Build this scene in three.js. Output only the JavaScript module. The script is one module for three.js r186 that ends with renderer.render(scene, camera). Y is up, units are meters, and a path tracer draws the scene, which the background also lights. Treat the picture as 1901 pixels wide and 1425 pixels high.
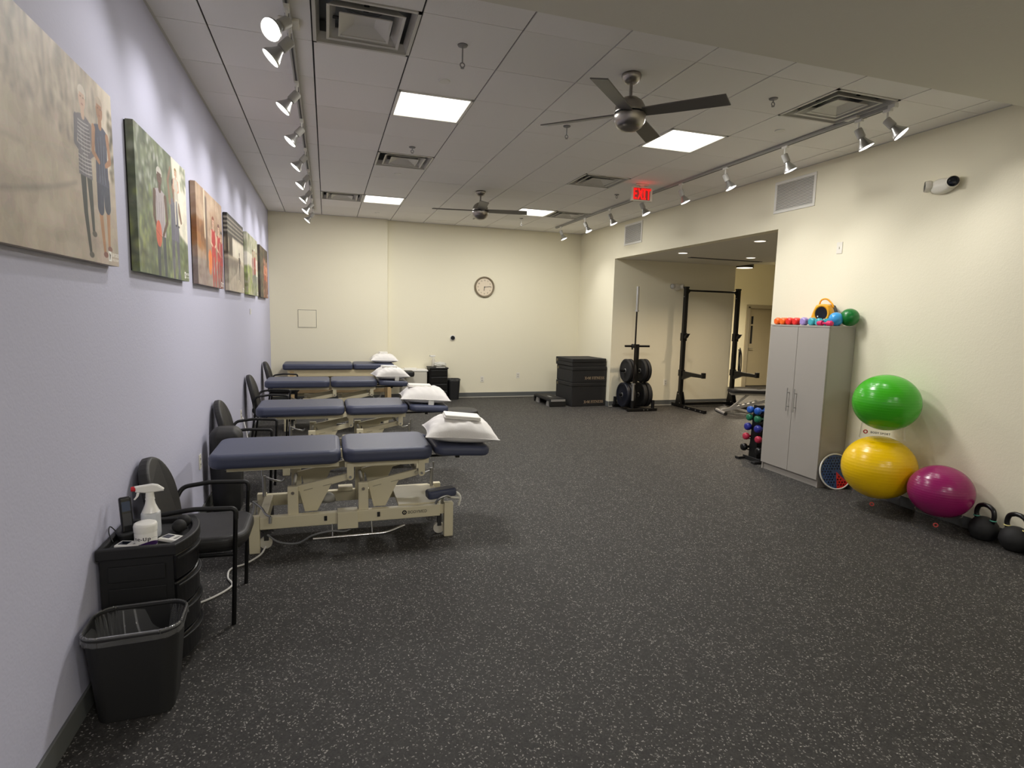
import * as THREE from 'three';
import { RoundedBoxGeometry } from 'three/addons/geometries/RoundedBoxGeometry.js';
import { mergeGeometries } from 'three/addons/utils/BufferGeometryUtils.js';
import { RectAreaLightUniformsLib } from 'three/addons/lights/RectAreaLightUniformsLib.js';
import { FontLoader } from 'three/addons/loaders/FontLoader.js';
import { TextGeometry } from 'three/addons/geometries/TextGeometry.js';

// ------------------------------------------------------------------ camera, lights, exposure
// x to the right, y up, the far wall stands at z = 0 and the camera looks towards -z
const scene = new THREE.Scene();
scene.background = new THREE.Color(0x000000);
const camera = new THREE.PerspectiveCamera(67.098, 1901 / 1425, 0.05, 60);
camera.position.set(0.9643, 1.6655, 11.2665);
camera.rotation.set(-0.1177, -0.3106, 0.0253, 'YXZ');
const renderer = new THREE.WebGLRenderer({ antialias: true });
renderer.toneMapping = THREE.LinearToneMapping;
renderer.toneMappingExposure = 1.82;
renderer.shadowMap.enabled = true;
RectAreaLightUniformsLib.init();
const PANEL = 31;            // luminance of the 2 x 2 foot ceiling panels
const SPOT = 0.95;            // candela of one track spotlight
const DOWN = 6;            // candela of an alcove downlight
const PANEL_COLOR = 0xfffcf7, SPOT_COLOR = 0xfffcfa;

// ------------------------------------------------------------------ helpers
const H = 3.377, XR = 6.032, TILE = 0.61, GX = 0.2893, GZ = 7.7225;
const ZJ = 1.49, ZK = 5.565, YO = 2.75;          // alcove opening in the right wall
let seed = 20231;
const rnd = () => { seed = (seed * 1664525 + 1013904223) >>> 0; return seed / 4294967296; };
const rr = (a, b) => a + (b - a) * rnd();
const names = new Map();
function numbered(n) { const c = names.get(n) || 0; names.set(n, c + 1); return c ? n + '_' + String(c).padStart(3, '0') : n; }
const V = (x, y, z) => new THREE.Vector3(x, y, z);
function prep(list) {
  list = (Array.isArray(list) ? list : [list]).map(g => g.index ? g.toNonIndexed() : g);
  for (const g of list) for (const k of Object.keys(g.attributes)) if (!['position', 'normal', 'uv'].includes(k)) g.deleteAttribute(k);
  return list.length > 1 ? mergeGeometries(list) : list[0];
}
function part(name, geoms, material, parent) { const m = new THREE.Mesh(prep(geoms), material); m.name = name; parent.add(m); return m; }
function tag(o, label, category, group) { o.userData.label = label; o.userData.category = category; if (group) o.userData.group = group; return o; }
function thing(name, label, category, x = 0, y = 0, z = 0, turn = 0, group) {
  const g = new THREE.Group(); g.name = numbered(name); g.position.set(x, y, z); g.rotation.y = turn; scene.add(g); return tag(g, label, category, group);
}
function solo(name, geoms, material, label, category, group) { const m = part(numbered(name), geoms, material, scene); return tag(m, label, category, group); }
function struct(name, geoms, material, label, category) { const m = part(name, geoms, material, scene); m.userData.kind = 'structure'; return tag(m, label, category); }
function copy(o, label, x, y, z, turn) { const c = o.clone(); c.name = numbered(o.name.replace(/_\d\d\d$/, '')); c.userData = { ...o.userData, label }; scene.add(c); c.position.set(x, y, z); if (turn !== undefined) c.rotation.y = turn; return c; }
// geometries (all return a BufferGeometry placed where it stands)
function bx(w, h, d, x = 0, y = 0, z = 0, r = 0, seg = 2) {
  const g = r > 0 ? new RoundedBoxGeometry(w, h, d, seg, Math.min(r, w / 2.01, h / 2.01, d / 2.01)) : new THREE.BoxGeometry(w, h, d);
  return g.translate(x, y, z);
}
const span = (x0, x1, y0, y1, z0, z1, r = 0) => bx(x1 - x0, y1 - y0, z1 - z0, (x0 + x1) / 2, (y0 + y1) / 2, (z0 + z1) / 2, r);
function metric(g) {   // uv in metres by the face's main direction
  g = g.index ? g.toNonIndexed() : g; const p = g.attributes.position, n = g.attributes.normal, uv = new Float32Array(p.count * 2);
  for (let i = 0; i < p.count; i++) {
    const ax = Math.abs(n.getX(i)), ay = Math.abs(n.getY(i)), az = Math.abs(n.getZ(i));
    let u = p.getX(i), v = p.getY(i);
    if (ax >= ay && ax >= az) u = p.getZ(i); else if (ay >= az) v = p.getZ(i);
    uv[i * 2] = u; uv[i * 2 + 1] = v;
  }
  g.setAttribute('uv', new THREE.BufferAttribute(uv, 2)); return g;
}
function cyl(r0, r1, h, x = 0, y = 0, z = 0, axis = 'y', seg = 24, open = false) {
  const g = new THREE.CylinderGeometry(r1, r0, h, seg, 1, open);
  if (axis === 'x') g.rotateZ(-Math.PI / 2); else if (axis === 'z') g.rotateX(Math.PI / 2);
  return g.translate(x, y, z);
}
const ball = (r, x = 0, y = 0, z = 0, s = 20) => new THREE.SphereGeometry(r, s, Math.ceil(s * 0.7)).translate(x, y, z);
const lathe = (pts, seg = 32) => new THREE.LatheGeometry(pts.map(p => new THREE.Vector2(p[0], p[1])), seg);
const torus = (R, r, x = 0, y = 0, z = 0, axis = 'y', seg = 36, rs = 10) => { const g = new THREE.TorusGeometry(R, r, rs, seg); if (axis === 'y') g.rotateX(Math.PI / 2); if (axis === 'x') g.rotateY(Math.PI / 2); return g.translate(x, y, z); };
function tube(pts, r, seg = 0, rs = 8, tension = 0.5) { return new THREE.TubeGeometry(new THREE.CatmullRomCurve3(pts.map(p => V(...p)), false, 'catmullrom', tension), seg || pts.length * 6, r, rs, false); }
function bar(a, b, r, seg = 10) {   // straight round rod
  const A = V(...a), B = V(...b), d = B.clone().sub(A); const g = new THREE.CylinderGeometry(r, r, d.length(), seg);
  g.applyQuaternion(new THREE.Quaternion().setFromUnitVectors(V(0, 1, 0), d.clone().normalize())); return g.translate(...A.add(B).multiplyScalar(0.5).toArray());
}
function beam(a, b, w, h) {   // straight box section, h measured upwards
  const A = V(...a), B = V(...b), d = B.clone().sub(A), L = d.length(); const m = new THREE.Matrix4().lookAt(V(0, 0, 0), d, V(0, 1, 0));
  const g = new THREE.BoxGeometry(w, h, L); g.applyMatrix4(m); return g.translate(...A.add(B).multiplyScalar(0.5).toArray());
}
function bent(pts, r, bendR = 0.04, rs = 8) {   // tube through corners with rounded bends
  const path = new THREE.CurvePath(); const P = pts.map(p => V(...p)); let prev = P[0];
  for (let i = 1; i < P.length - 1; i++) {
    const a = P[i - 1].clone().sub(P[i]), b = P[i + 1].clone().sub(P[i]); const k = Math.min(bendR, a.length() / 2, b.length() / 2);
    const s = P[i].clone().add(a.setLength(k)), e = P[i].clone().add(b.setLength(k));
    path.add(new THREE.LineCurve3(prev, s)); path.add(new THREE.QuadraticBezierCurve3(s, P[i], e)); prev = e;
  }
  path.add(new THREE.LineCurve3(prev, P[P.length - 1])); return new THREE.TubeGeometry(path, pts.length * 14, r, rs, false);
}
function poly(pts) { const s = new THREE.Shape(); pts.forEach((p, i) => i ? s.lineTo(p[0], p[1]) : s.moveTo(p[0], p[1])); s.closePath(); return s; }
function rrect(w, d, r) {
  const s = new THREE.Shape(), x = w / 2, y = d / 2; s.moveTo(-x + r, -y); s.lineTo(x - r, -y); s.absarc(x - r, -y + r, r, -Math.PI / 2, 0); s.lineTo(x, y - r); s.absarc(x - r, y - r, r, 0, Math.PI / 2);
  s.lineTo(-x + r, y); s.absarc(-x + r, y - r, r, Math.PI / 2, Math.PI); s.lineTo(-x, -y + r); s.absarc(-x + r, -y + r, r, Math.PI, Math.PI * 1.5); return s;
}
function ext(shape, depth, bevel = 0, bseg = 2, cseg = 12) { return new THREE.ExtrudeGeometry(shape, { depth, bevelEnabled: bevel > 0, bevelThickness: bevel, bevelSize: bevel, bevelOffset: -bevel, bevelSegments: bseg, curveSegments: cseg }); }
// slab lying flat: plan shape in x,z, from y0 up, rounded edges
function slab(w, d, h, r, bevel, x, y0, z, bseg = 5, cseg = 10) { return ext(rrect(w, d, r), h - 2 * bevel, bevel, bseg, cseg).rotateX(-Math.PI / 2).translate(x, y0 + bevel, z); }
// extruded side profile in x,y with thickness t about z
const plate = (pts, t, z = 0, bevel = 0) => ext(poly(pts), t - 2 * bevel, bevel, 1, 6).translate(0, 0, z - t / 2 + bevel);

// ------------------------------------------------------------------ textures
function dataTex(n, fn, srgb = false, rep = 1) {
  const d = new Uint8Array(n * n * 4); for (let j = 0; j < n; j++) for (let i = 0; i < n; i++) { const c = fn(i, j), o = (j * n + i) * 4; d[o] = c[0]; d[o + 1] = c[1]; d[o + 2] = c[2]; d[o + 3] = 255; }
  const t = new THREE.DataTexture(d, n, n); t.wrapS = t.wrapT = THREE.RepeatWrapping; t.magFilter = THREE.LinearFilter; t.minFilter = THREE.LinearMipmapLinearFilter; t.generateMipmaps = true; t.repeat.set(rep, rep);
  if (srgb) t.colorSpace = THREE.SRGBColorSpace; t.needsUpdate = true; return t;
}
function valueNoise(n, cell) {   // tiling smooth noise on an n grid
  const m = Math.max(1, Math.round(n / cell)), g = Float32Array.from({ length: m * m }, rnd), o = new Float32Array(n * n), s = t => t * t * (3 - 2 * t);
  for (let j = 0; j < n; j++) for (let i = 0; i < n; i++) { const u = i * m / n, v = j * m / n, a = Math.floor(u), b = Math.floor(v), fu = s(u - a), fv = s(v - b), q = (x, y) => g[(y % m) * m + (x % m)]; o[j * n + i] = (q(a, b) * (1 - fu) + q(a + 1, b) * fu) * (1 - fv) + (q(a, b + 1) * (1 - fu) + q(a + 1, b + 1) * fu) * fv; }
  return o;
}
function grainTex(n, cells, weights, lo, hi, rep) { const ns = cells.map(c => valueNoise(n, c)); return dataTex(n, (i, j) => { let v = 0; ns.forEach((a, k) => v += a[j * n + i] * weights[k]); const c = Math.max(0, Math.min(255, lo + (hi - lo) * v)); return [c, c, c]; }, false, rep); }
const wallBump = grainTex(512, [6, 14, 40], [0.5, 0.35, 0.15], 0, 255, 1.6);
const leatherBump = grainTex(256, [3, 7], [0.6, 0.4], 0, 255, 14);
const fabricBump = grainTex(256, [2, 4, 60], [0.4, 0.3, 0.3], 0, 255, 8);
const tileBump = grainTex(256, [2, 3, 9], [0.5, 0.3, 0.2], 0, 255, 2);
function floorMap() {   // black crumb rubber with pale flecks, 3 m square
  const n = 2048, d = new Uint8Array(n * n * 4), a = valueNoise(n, 3), b = valueNoise(n, 9), c = valueNoise(n, 64);
  for (let k = 0; k < n * n; k++) { const v = 25 + a[k] * 20 + b[k] * 12 + c[k] * 5; d[k * 4] = v * 1.03; d[k * 4 + 1] = v * 0.985; d[k * 4 + 2] = v * 0.94; d[k * 4 + 3] = 255; }
  for (let f = 0; f < 30000; f++) {
    const x = rnd() * n, y = rnd() * n, L = rr(0.7, 3.2) * (rnd() < 0.1 ? 1.5 : 1), w = rr(0.5, 1.3), th = rnd() * 6.283, bend = rr(-0.25, 0.25), col = rr(75, 170), cs = Math.cos(th), sn = Math.sin(th);
    for (let t = -L; t <= L; t += 0.5) for (let s = -w; s <= w; s += 0.6) {
      const lx = t, ly = s + bend * t * t / 2, px = Math.round(x + lx * cs - ly * sn) & (n - 1), py = Math.round(y + lx * sn + ly * cs) & (n - 1), o = (py * n + px) * 4;
      d[o] = col; d[o + 1] = col * 0.98; d[o + 2] = col * 0.94;
    }
  }
  const t = new THREE.DataTexture(d, n, n); t.wrapS = t.wrapT = THREE.RepeatWrapping; t.magFilter = THREE.LinearFilter; t.minFilter = THREE.LinearMipmapLinearFilter; t.generateMipmaps = true; t.colorSpace = THREE.SRGBColorSpace; t.repeat.set(1 / 3, 1 / 3); t.needsUpdate = true; return t;
}
function canvasTex(w, h, draw) { const c = document.createElement('canvas'); c.width = w; c.height = h; draw(c.getContext('2d'), w, h); const t = new THREE.CanvasTexture(c); t.colorSpace = THREE.SRGBColorSpace; t.anisotropy = 8; return t; }

// ------------------------------------------------------------------ materials
const std = (color, roughness = 0.6, o = {}) => new THREE.MeshStandardMaterial({ color, roughness, ...o });
const phy = (color, roughness, o) => new THREE.MeshPhysicalMaterial({ color, roughness, ...o });
const M = {
  wallBlue: std(0xc2c2d6, 0.75, { bumpMap: wallBump, bumpScale: 0.0006 }),
  wallCream: std(0xebe5cd, 0.8, { bumpMap: wallBump, bumpScale: 0.0006 }),
  wallTan: std(0xebe5cd, 0.8, { bumpMap: wallBump, bumpScale: 0.0006 }),
  wallYellow: std(0xe6dfc4, 0.8),
  soffit: std(0xdad6ca, 0.85, { bumpMap: wallBump, bumpScale: 0.0004 }),
  tiles: [0xefece8, 0xece9e4, 0xf1eeea].map(c => std(c, 0.9, { bumpMap: tileBump, bumpScale: 0.0008 })),
  gridDark: std(0x2a2a2b, 0.8), gridWhite: std(0xc9c6c1, 0.6),
  floor: std(0xffffff, 0.72, { map: floorMap() }),
  base: std(0x5c5e5d, 0.6), trimLine: std(0xb9b6aa, 0.7),
  white: std(0xe8e6df, 0.5), whiteGloss: std(0xeeece6, 0.25), plasticWhite: std(0xe6e2d6, 0.4), offWhite: std(0xcfcabc, 0.5),
  black: std(0x121213, 0.55), blackSoft: std(0x1b1b1c, 0.75), blackMetal: std(0x0f0f10, 0.4, { metalness: 0.3 }), blackGloss: std(0x0c0c0e, 0.28), rubber: std(0x151516, 0.7), darkGrey: std(0x3b3b3c, 0.6), grey: std(0x8b8a88, 0.5), greyLight: std(0xaeaca6, 0.5),
  chrome: std(0xd8d8d8, 0.18, { metalness: 1 }), nickel: phy(0x9b9690, 0.32, { metalness: 1, anisotropy: 0.6 }), steel: std(0xb5b5b3, 0.35, { metalness: 0.9 }), silver: std(0xb9b9bb, 0.4, { metalness: 0.6 }),
  blade: std(0x6a6763, 0.45, { metalness: 0.4 }),
  navy: std(0x454a60, 0.42, { bumpMap: leatherBump, bumpScale: 0.0004 }),
  chairSeat: std(0x232222, 0.5, { bumpMap: leatherBump, bumpScale: 0.0004 }),
  beige: std(0xd9d0b2, 0.4), beigeDark: std(0xa9a28c, 0.5),
  cotton: std(0xe9e6e2, 0.9, { bumpMap: fabricBump, bumpScale: 0.0015 }), towel: std(0xefece4, 0.95, { bumpMap: fabricBump, bumpScale: 0.001 }),
  cabinet: std(0x9f9a93, 0.55),
  wood: std(0xc0a57a, 0.55), woodPale: std(0xcdbf9b, 0.55),
  green: std(0x3fae1d, 0.24), yellow: std(0xf0c400, 0.26), purple: std(0x8e1b5c, 0.24),
  clear: phy(0xffffff, 0.06, { transmission: 1, thickness: 0, ior: 1.3 }),
  film: phy(0xffffff, 0.06, { transmission: 0.94, thickness: 0, ior: 1.45 }),
  red: std(0xc8202a, 0.4), blue: std(0x2a55b8, 0.35), orange: std(0xf0660f, 0.4), redBright: std(0xe3241f, 0.4), lilac: std(0xa08ac8, 0.4), teal: std(0x3ea7b6, 0.4), pink: std(0xd62a63, 0.35), sky: std(0x3d9fe0, 0.28), greenDark: std(0x12702e, 0.28),
  dbBlue: std(0x1d55b0, 0.35), dbGreen: std(0x1d6b4c, 0.4), dbNavy: std(0x272b86, 0.35), dbRed: std(0xb02a45, 0.38),
  aed: std(0xeea71c, 0.45), glassDark: std(0x0d1420, 0.15), brownRim: std(0x7c6f58, 0.45), dial: std(0xe0d2ba, 0.6),
  vent: std(0xcbc8c0, 0.45), ventGrey: std(0x8d9090, 0.5, { metalness: 0.2 }),
  door: std(0xa59a80, 0.55), doorFrame: std(0x9d9480, 0.5), cordWhite: std(0xd9d7d2, 0.5), cordGrey: std(0x77787a, 0.55),
  diffuser: std(0xffffff, 0.5, { emissive: 0xfffaf0, emissiveIntensity: 1.6 }),
  lens: std(0xffffff, 0.3, { emissive: 0xfffaf4, emissiveIntensity: 3 }),
  lensDown: std(0xffffff, 0.3, { emissive: 0xfff1dc, emissiveIntensity: 1.6 }),
  exitRed: std(0xc01818, 0.4, { emissive: 0xff1414, emissiveIntensity: 0.5 }), exitPanel: std(0x7a4a48, 0.5, { emissive: 0xd02020, emissiveIntensity: 0.05 }),
};
const font = await new FontLoader().loadAsync('fonts/droid/droid_sans_bold.typeface.json');
const serif = await new FontLoader().loadAsync('fonts/droid/droid_serif_bold.typeface.json');
const sans = await new FontLoader().loadAsync('fonts/droid/droid_sans_regular.typeface.json');
function text(str, size, f = font, depth = 0.001) { const g = new TextGeometry(str, { font: f, size, depth, curveSegments: 3, bevelEnabled: false }); g.computeBoundingBox(); const b = g.boundingBox; return g.translate(-(b.min.x + b.max.x) / 2, -(b.min.y + b.max.y) / 2, 0); }

// ------------------------------------------------------------------ the room
struct('floor', metric(span(-0.3, 13.4, -0.1, 0, -1.4, 14.6)), M.floor, 'black speckled rubber floor of the training room', 'floor');
struct('wall_left', metric(span(-0.15, 0, 0, H + 1, -0.3, 14.3)), M.wallBlue, 'pale lavender blue wall hung with canvas prints', 'wall');
struct('wall_far', [metric(span(-0.15, 2.06, 0, H + 1, -0.25, 0.06)), metric(span(2.06, XR + 0.15, 0, H + 1, -0.25, -0.05))], M.wallCream, 'cream far wall with the clock', 'wall');
struct('wall_right', [metric(span(XR, XR + 0.15, 0, H + 1, -0.25, ZJ)), metric(span(XR, XR + 0.15, YO, H + 1, ZJ, ZK)), metric(span(XR, XR + 0.15, 0, H + 1, ZK, 14.3))], M.wallCream, 'cream right wall with the alcove opening', 'wall');
struct('wall_back', metric(span(-0.15, XR + 0.15, 0, H + 1, 14.2, 14.4)), M.wallCream, 'cream wall behind the viewer', 'wall');
struct('trim_1', metric(span(0, XR, H - 0.2, H + 0.2, 8.343, 14.2)), M.soffit, 'lowered plain soffit across the ceiling near the viewer', 'soffit');
// alcove and corridor behind the opening
struct('wall_alcove_far', metric(span(XR + 0.15, 8.7, 0, 3.3, ZJ - 0.15, ZJ)), M.wallTan, 'alcove wall behind the squat rack', 'wall');
struct('wall_alcove_near', metric(span(XR + 0.15, 13.3, 0, 3.3, 5.9, 6.05)), M.wallTan, 'alcove wall hidden behind the cabinet', 'wall');
struct('wall_corridor_left', metric(span(8.55, 8.7, 0, 3.3, -1.0, ZJ - 0.15)), M.wallYellow, 'corridor wall running back from the alcove', 'wall');
struct('wall_corridor_far', [metric(span(8.55, 11.12, 0, 3.3, -1.2, -1.0)), metric(span(11.12, 12.06, 2.04, 3.3, -1.2, -1.0)), metric(span(12.06, 13.4, 0, 3.3, -1.2, -1.0))], M.wallYellow, 'pale yellow corridor wall around the door', 'wall');
struct('wall_corridor_right', metric(span(13.3, 13.45, 0, 3.3, -1.2, 6.05)), M.wallYellow, 'corridor end wall', 'wall');
struct('ceiling_alcove', metric(span(XR + 0.15, 8.7, YO, YO + 0.4, ZJ, 5.9)), M.soffit, 'plain lowered ceiling of the alcove', 'ceiling');
struct('ceiling_corridor', metric(span(8.55, 13.4, 3.1, 3.3, -1.2, 6.05)), M.soffit, 'plain ceiling of the corridor', 'ceiling');
// baseboards with a pale cove line at the floor
function baseboard(name, geo, lip, label) { const m = struct(name, geo, M.base, label, 'baseboard'); if (lip) part('cove_line', lip, M.trimLine, m); return m; }
baseboard('baseboard_left', span(0, 0.012, 0, 0.096, 0.06, 14.2, 0.004), null, 'dark grey baseboard along the lavender wall');
baseboard('baseboard_far', [span(0.012, 2.06, 0, 0.096, 0.06, 0.072, 0.004), span(2.06, XR - 0.012, 0, 0.096, -0.05, -0.038, 0.004)], [span(2.06, XR - 0.012, 0, 0.012, -0.038, -0.024)], 'dark grey baseboard under the clock wall');
baseboard('baseboard_right', [span(XR - 0.012, XR, 0, 0.096, -0.05, ZJ, 0.004), span(XR - 0.012, XR, 0, 0.096, ZK, 14.2, 0.004)], null, 'dark grey baseboard along the right wall');
baseboard('baseboard_alcove', [span(XR, 8.7, 0, 0.1, ZJ, ZJ + 0.012, 0.004), span(8.7, 8.712, 0, 0.1, -1, ZJ, 0.004)], [span(XR, 8.7, 0, 0.012, ZJ + 0.012, ZJ + 0.024)], 'dark grey baseboard of the alcove wall');

// ceiling: every tile a piece of its own over a dark grid
const cellKey = (c, k) => c + ':' + k, taken = new Set();
const LIGHTS = [[3, 2], [7, 2], [3, 9], [7, 9]], VENTS = [[2, 0], [8, 0], [3, 5], [7, 5], [2, 9], [8, 9]];
for (const [c, k] of [...LIGHTS, ...VENTS]) taken.add(cellKey(c, k));
{
  const ceil = new THREE.Group(); ceil.name = 'ceiling'; scene.add(ceil); ceil.userData = { kind: 'structure', label: 'suspended ceiling of square pale grey tiles', category: 'ceiling' };
  part('deck', span(-0.15, XR + 0.15, H + 0.9, H + 1, -0.25, 8.5), M.gridDark, ceil);
  const xs = [0]; for (let c = 1; c <= 10; c++) xs.push(GX + TILE * (c - 1)); xs.push(XR);
  const zs = [8.343]; for (let k = 0; k <= 12; k++) zs.push(GZ - TILE * k); zs.push(-0.05);
  // thin tee bars: the long runners leave a dark slot, the cross joints are hairlines
  const tees = []; for (let i = 1; i < xs.length - 1; i++) tees.push(span(xs[i] - 0.012, xs[i] + 0.012, H + 0.012, H + 0.03, -0.05, 8.4));
  for (let j = 1; j < zs.length - 1; j++) tees.push(span(0, XR, H + 0.014, H + 0.028, zs[j] - 0.01, zs[j] + 0.01));
  part('tee_grid', tees, M.gridDark, ceil);
  part('wall_angle', [span(0, 0.016, H - 0.004, H + 0.006, 0.06, 8.343), span(XR - 0.016, XR, H - 0.004, H + 0.006, -0.05, 8.343), span(0, 2.06, H - 0.004, H + 0.006, 0.06, 0.076), span(2.06, XR, H - 0.004, H + 0.006, -0.05, -0.034)], M.gridWhite, ceil);
  const cache = new Map(); let n = 0;
  for (let i = 0; i < xs.length - 1; i++) for (let j = 0; j < zs.length - 1; j++) {
    if (taken.has(cellKey(i, j - 1))) continue;
    const gapX = 0.0055, gapZ = 0.0024, w = xs[i + 1] - xs[i] - 2 * gapX, d = zs[j] - zs[j + 1] - 2 * gapZ, key = w.toFixed(3) + d.toFixed(3);
    if (!cache.has(key)) cache.set(key, metric(bx(w, 0.018, d, 0, 0, 0)));
    const t = new THREE.Mesh(cache.get(key), M.tiles[n % 7 === 3 ? 1 : n % 5 === 2 ? 2 : 0]); t.name = n ? 'ceiling_tile_' + String(n).padStart(3, '0') : 'ceiling_tile'; n++;
    t.position.set((xs[i] + xs[i + 1]) / 2, H + 0.009 + rr(-0.0006, 0.0006), (zs[j] + zs[j + 1]) / 2); ceil.add(t);
  }
}
const cellX = c => GX + TILE * (c - 0.5), cellZ = k => GZ - TILE * (k + 0.5);

// ------------------------------------------------------------------ ceiling fixtures
function lamp(light, name, parent) { light.name = name; parent.add(light); if (light.target) { parent.add(light.target); light.target.name = name + '_aim'; } return light; }
LIGHTS.forEach(([c, k], i) => {
  const t = thing('ceiling_light', ['square lit ceiling panel nearest the viewer, left of the near fan', 'square lit ceiling panel beyond the near fan, right side', 'lit ceiling panel far left, beside a square vent', 'lit ceiling panel far right, behind the far fan'][i], 'ceiling light', cellX(c), H, cellZ(k), 0, 'lit ceiling panels');
  const o = TILE / 2 - 0.003, f = 0.024;
  part('frame', [span(-o, o, -0.008, 0.02, -o, -o + f, 0.003), span(-o, o, -0.008, 0.02, o - f, o, 0.003), span(-o, -o + f, -0.008, 0.02, -o, o, 0.003), span(o - f, o, -0.008, 0.02, -o, o, 0.003)], M.white, t);
  part('housing', span(-o, o, 0.022, 0.06, -o, o), M.white, t);
  part('diffuser', span(-o + f, o - f, 0.004, 0.014, -o + f, o - f), M.diffuser, t);
  const l = new THREE.RectAreaLight(PANEL_COLOR, PANEL, TILE - 0.06, TILE - 0.06); l.position.set(0, -0.012, 0); l.rotation.x = -Math.PI / 2; lamp(l, 'panel_light', t);
});
for (const [x, side] of [[1.6, 'left'], [3.9, 'right']]) {   // further panels of the same kind in the soffit behind the viewer, which light the near walls and the cabinet's side
  const t = thing('ceiling_light', `square lit ceiling panel behind the viewer, ${side} one`, 'ceiling light', x, H - 0.2, 12.4, 0, 'lit ceiling panels');
  part('frame', [span(-0.3, 0.3, -0.01, 0, -0.3, -0.28), span(-0.3, 0.3, -0.01, 0, 0.28, 0.3), span(-0.3, -0.28, -0.01, 0, -0.28, 0.28), span(0.28, 0.3, -0.01, 0, -0.28, 0.28)], M.white, t); part('diffuser', span(-0.28, 0.28, -0.005, 0, -0.28, 0.28), M.diffuser, t);
  const l = new THREE.RectAreaLight(PANEL_COLOR, PANEL, 0.55, 0.55); l.position.set(0, -0.016, 0); l.rotation.x = -Math.PI / 2; lamp(l, 'panel_light', t);
}
function frustumRing(a0, y0, a1, y1, th = 0.004) {   // square cone band from half-size a0 at y0 to a1 at y1
  const g = []; for (let s = 0; s < 4; s++) {
    const q = new THREE.BufferGeometry(); const P = [[-a0, y0, a0], [a0, y0, a0], [a1, y1, a1], [-a1, y1, a1]], Q = P.map(p => [p[0], p[1] + th, p[2]]), v = [];
    const tri = (a, b, c) => v.push(...a, ...b, ...c); const quad = (a, b, c, d) => { tri(a, b, c); tri(a, c, d); };
    quad(P[0], P[3], P[2], P[1]); quad(Q[0], Q[1], Q[2], Q[3]); quad(P[0], P[1], Q[1], Q[0]); quad(P[3], Q[3], Q[2], P[2]);
    q.setAttribute('position', new THREE.Float32BufferAttribute(v, 3)); q.setAttribute('uv', new THREE.Float32BufferAttribute(new Array(v.length / 3 * 2).fill(0), 2)); q.computeVertexNormals(); q.rotateY(s * Math.PI / 2); g.push(q);
  } return prep(g);
}
VENTS.forEach(([c, k], i) => {
  const t = thing('ceiling_vent', ['large square stepped air diffuser at the top edge beside the left light track', 'square stepped air diffuser above the near end of the right light track', 'square stepped air diffuser between the two left light panels', 'square stepped air diffuser left of the exit sign', 'square stepped air diffuser left of the far left light panel', 'square stepped air diffuser right of the far right light panel'][i], 'ceiling vent', cellX(c), H, cellZ(k), 0, 'square ceiling diffusers');
  const o = TILE / 2 - 0.003, f = 0.02;
  part('frame', [span(-o, o, -0.006, 0.012, -o, -o + f), span(-o, o, -0.006, 0.012, o - f, o), span(-o, -o + f, -0.006, 0.012, -o, o), span(o - f, o, -0.006, 0.012, -o, o)], M.vent, t);
  const lid = rrect(2 * o, 2 * o, 0.001), bore = new THREE.Path(); bore.absarc(0, 0, 0.125, 0, 6.2832); lid.holes.push(bore);
  part('plenum', [ext(lid, 0.005, 0, 1, 32).rotateX(-Math.PI / 2).translate(0, 0.13, 0), span(-o, -o + 0.004, 0.012, 0.13, -o, o), span(o - 0.004, o, 0.012, 0.13, -o, o), span(-o, o, 0.012, 0.13, -o, -o + 0.004), span(-o, o, 0.012, 0.13, o - 0.004, o)], M.ventGrey, t);
  part('duct', lathe([[0.125, 0.128], [0.125, 0.72], [0, 0.72], [0, 0.726], [0.129, 0.726], [0.129, 0.136]], 32), M.ventGrey, t);
  part('duct_collar', torus(0.128, 0.005, 0, 0.118, 0), M.ventGrey, t);
  part('outer_cone', frustumRing(0.285, 0.004, 0.262, 0.05), M.vent, t);
  part('middle_cone', [frustumRing(0.215, -0.004, 0.17, 0.045), frustumRing(0.222, -0.008, 0.205, -0.004)], M.vent, t);
  part('centre_pan', [frustumRing(0.148, -0.006, 0.06, 0.034), bx(0.122, 0.004, 0.122, 0, 0.036, 0), frustumRing(0.152, -0.01, 0.138, -0.006)], M.vent, t);
  part('clip', bx(0.03, 0.006, 0.075, 0, 0.03, 0.165), M.blackSoft, t); part('clip', bx(0.075, 0.006, 0.03, -0.165, 0.03, 0), M.blackSoft, t);
});
// track lighting
const TL = 0.77, TRK = 5.19;
function track(x, z0, z1, label, feedZ) {
  const t = thing('light_track', label, 'light track', x, H, (z0 + z1) / 2, 0); const L = z0 - z1;
  part('rail', [span(-0.018, 0.018, -0.03, -0.002, -L / 2, L / 2, 0.003)], M.greyLight, t);
  part('slot', span(-0.006, 0.006, -0.0315, -0.0295, -L / 2 + 0.02, L / 2 - 0.02), M.darkGrey, t);
  part('end_cap', span(-0.021, 0.021, -0.034, -0.001, L / 2 - 0.05, L / 2 + 0.012, 0.004), M.white, t);
  part('feed_canopy', span(-0.06, 0.06, -0.022, 0, feedZ - (z0 + z1) / 2 - 0.06, feedZ - (z0 + z1) / 2 + 0.06, 0.006), M.plasticWhite, t);
  return t;
}
track(TL, 7.74, 0.56, 'white light track on the ceiling along the lavender wall', 7.33);
track(TRK, 7.66, 0.62, 'white light track on the ceiling along the right wall', 7.3);
const ordinal = ['nearest', 'second', 'third', 'fourth', 'fifth', 'sixth', 'seventh', 'eighth', 'farthest'];
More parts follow.
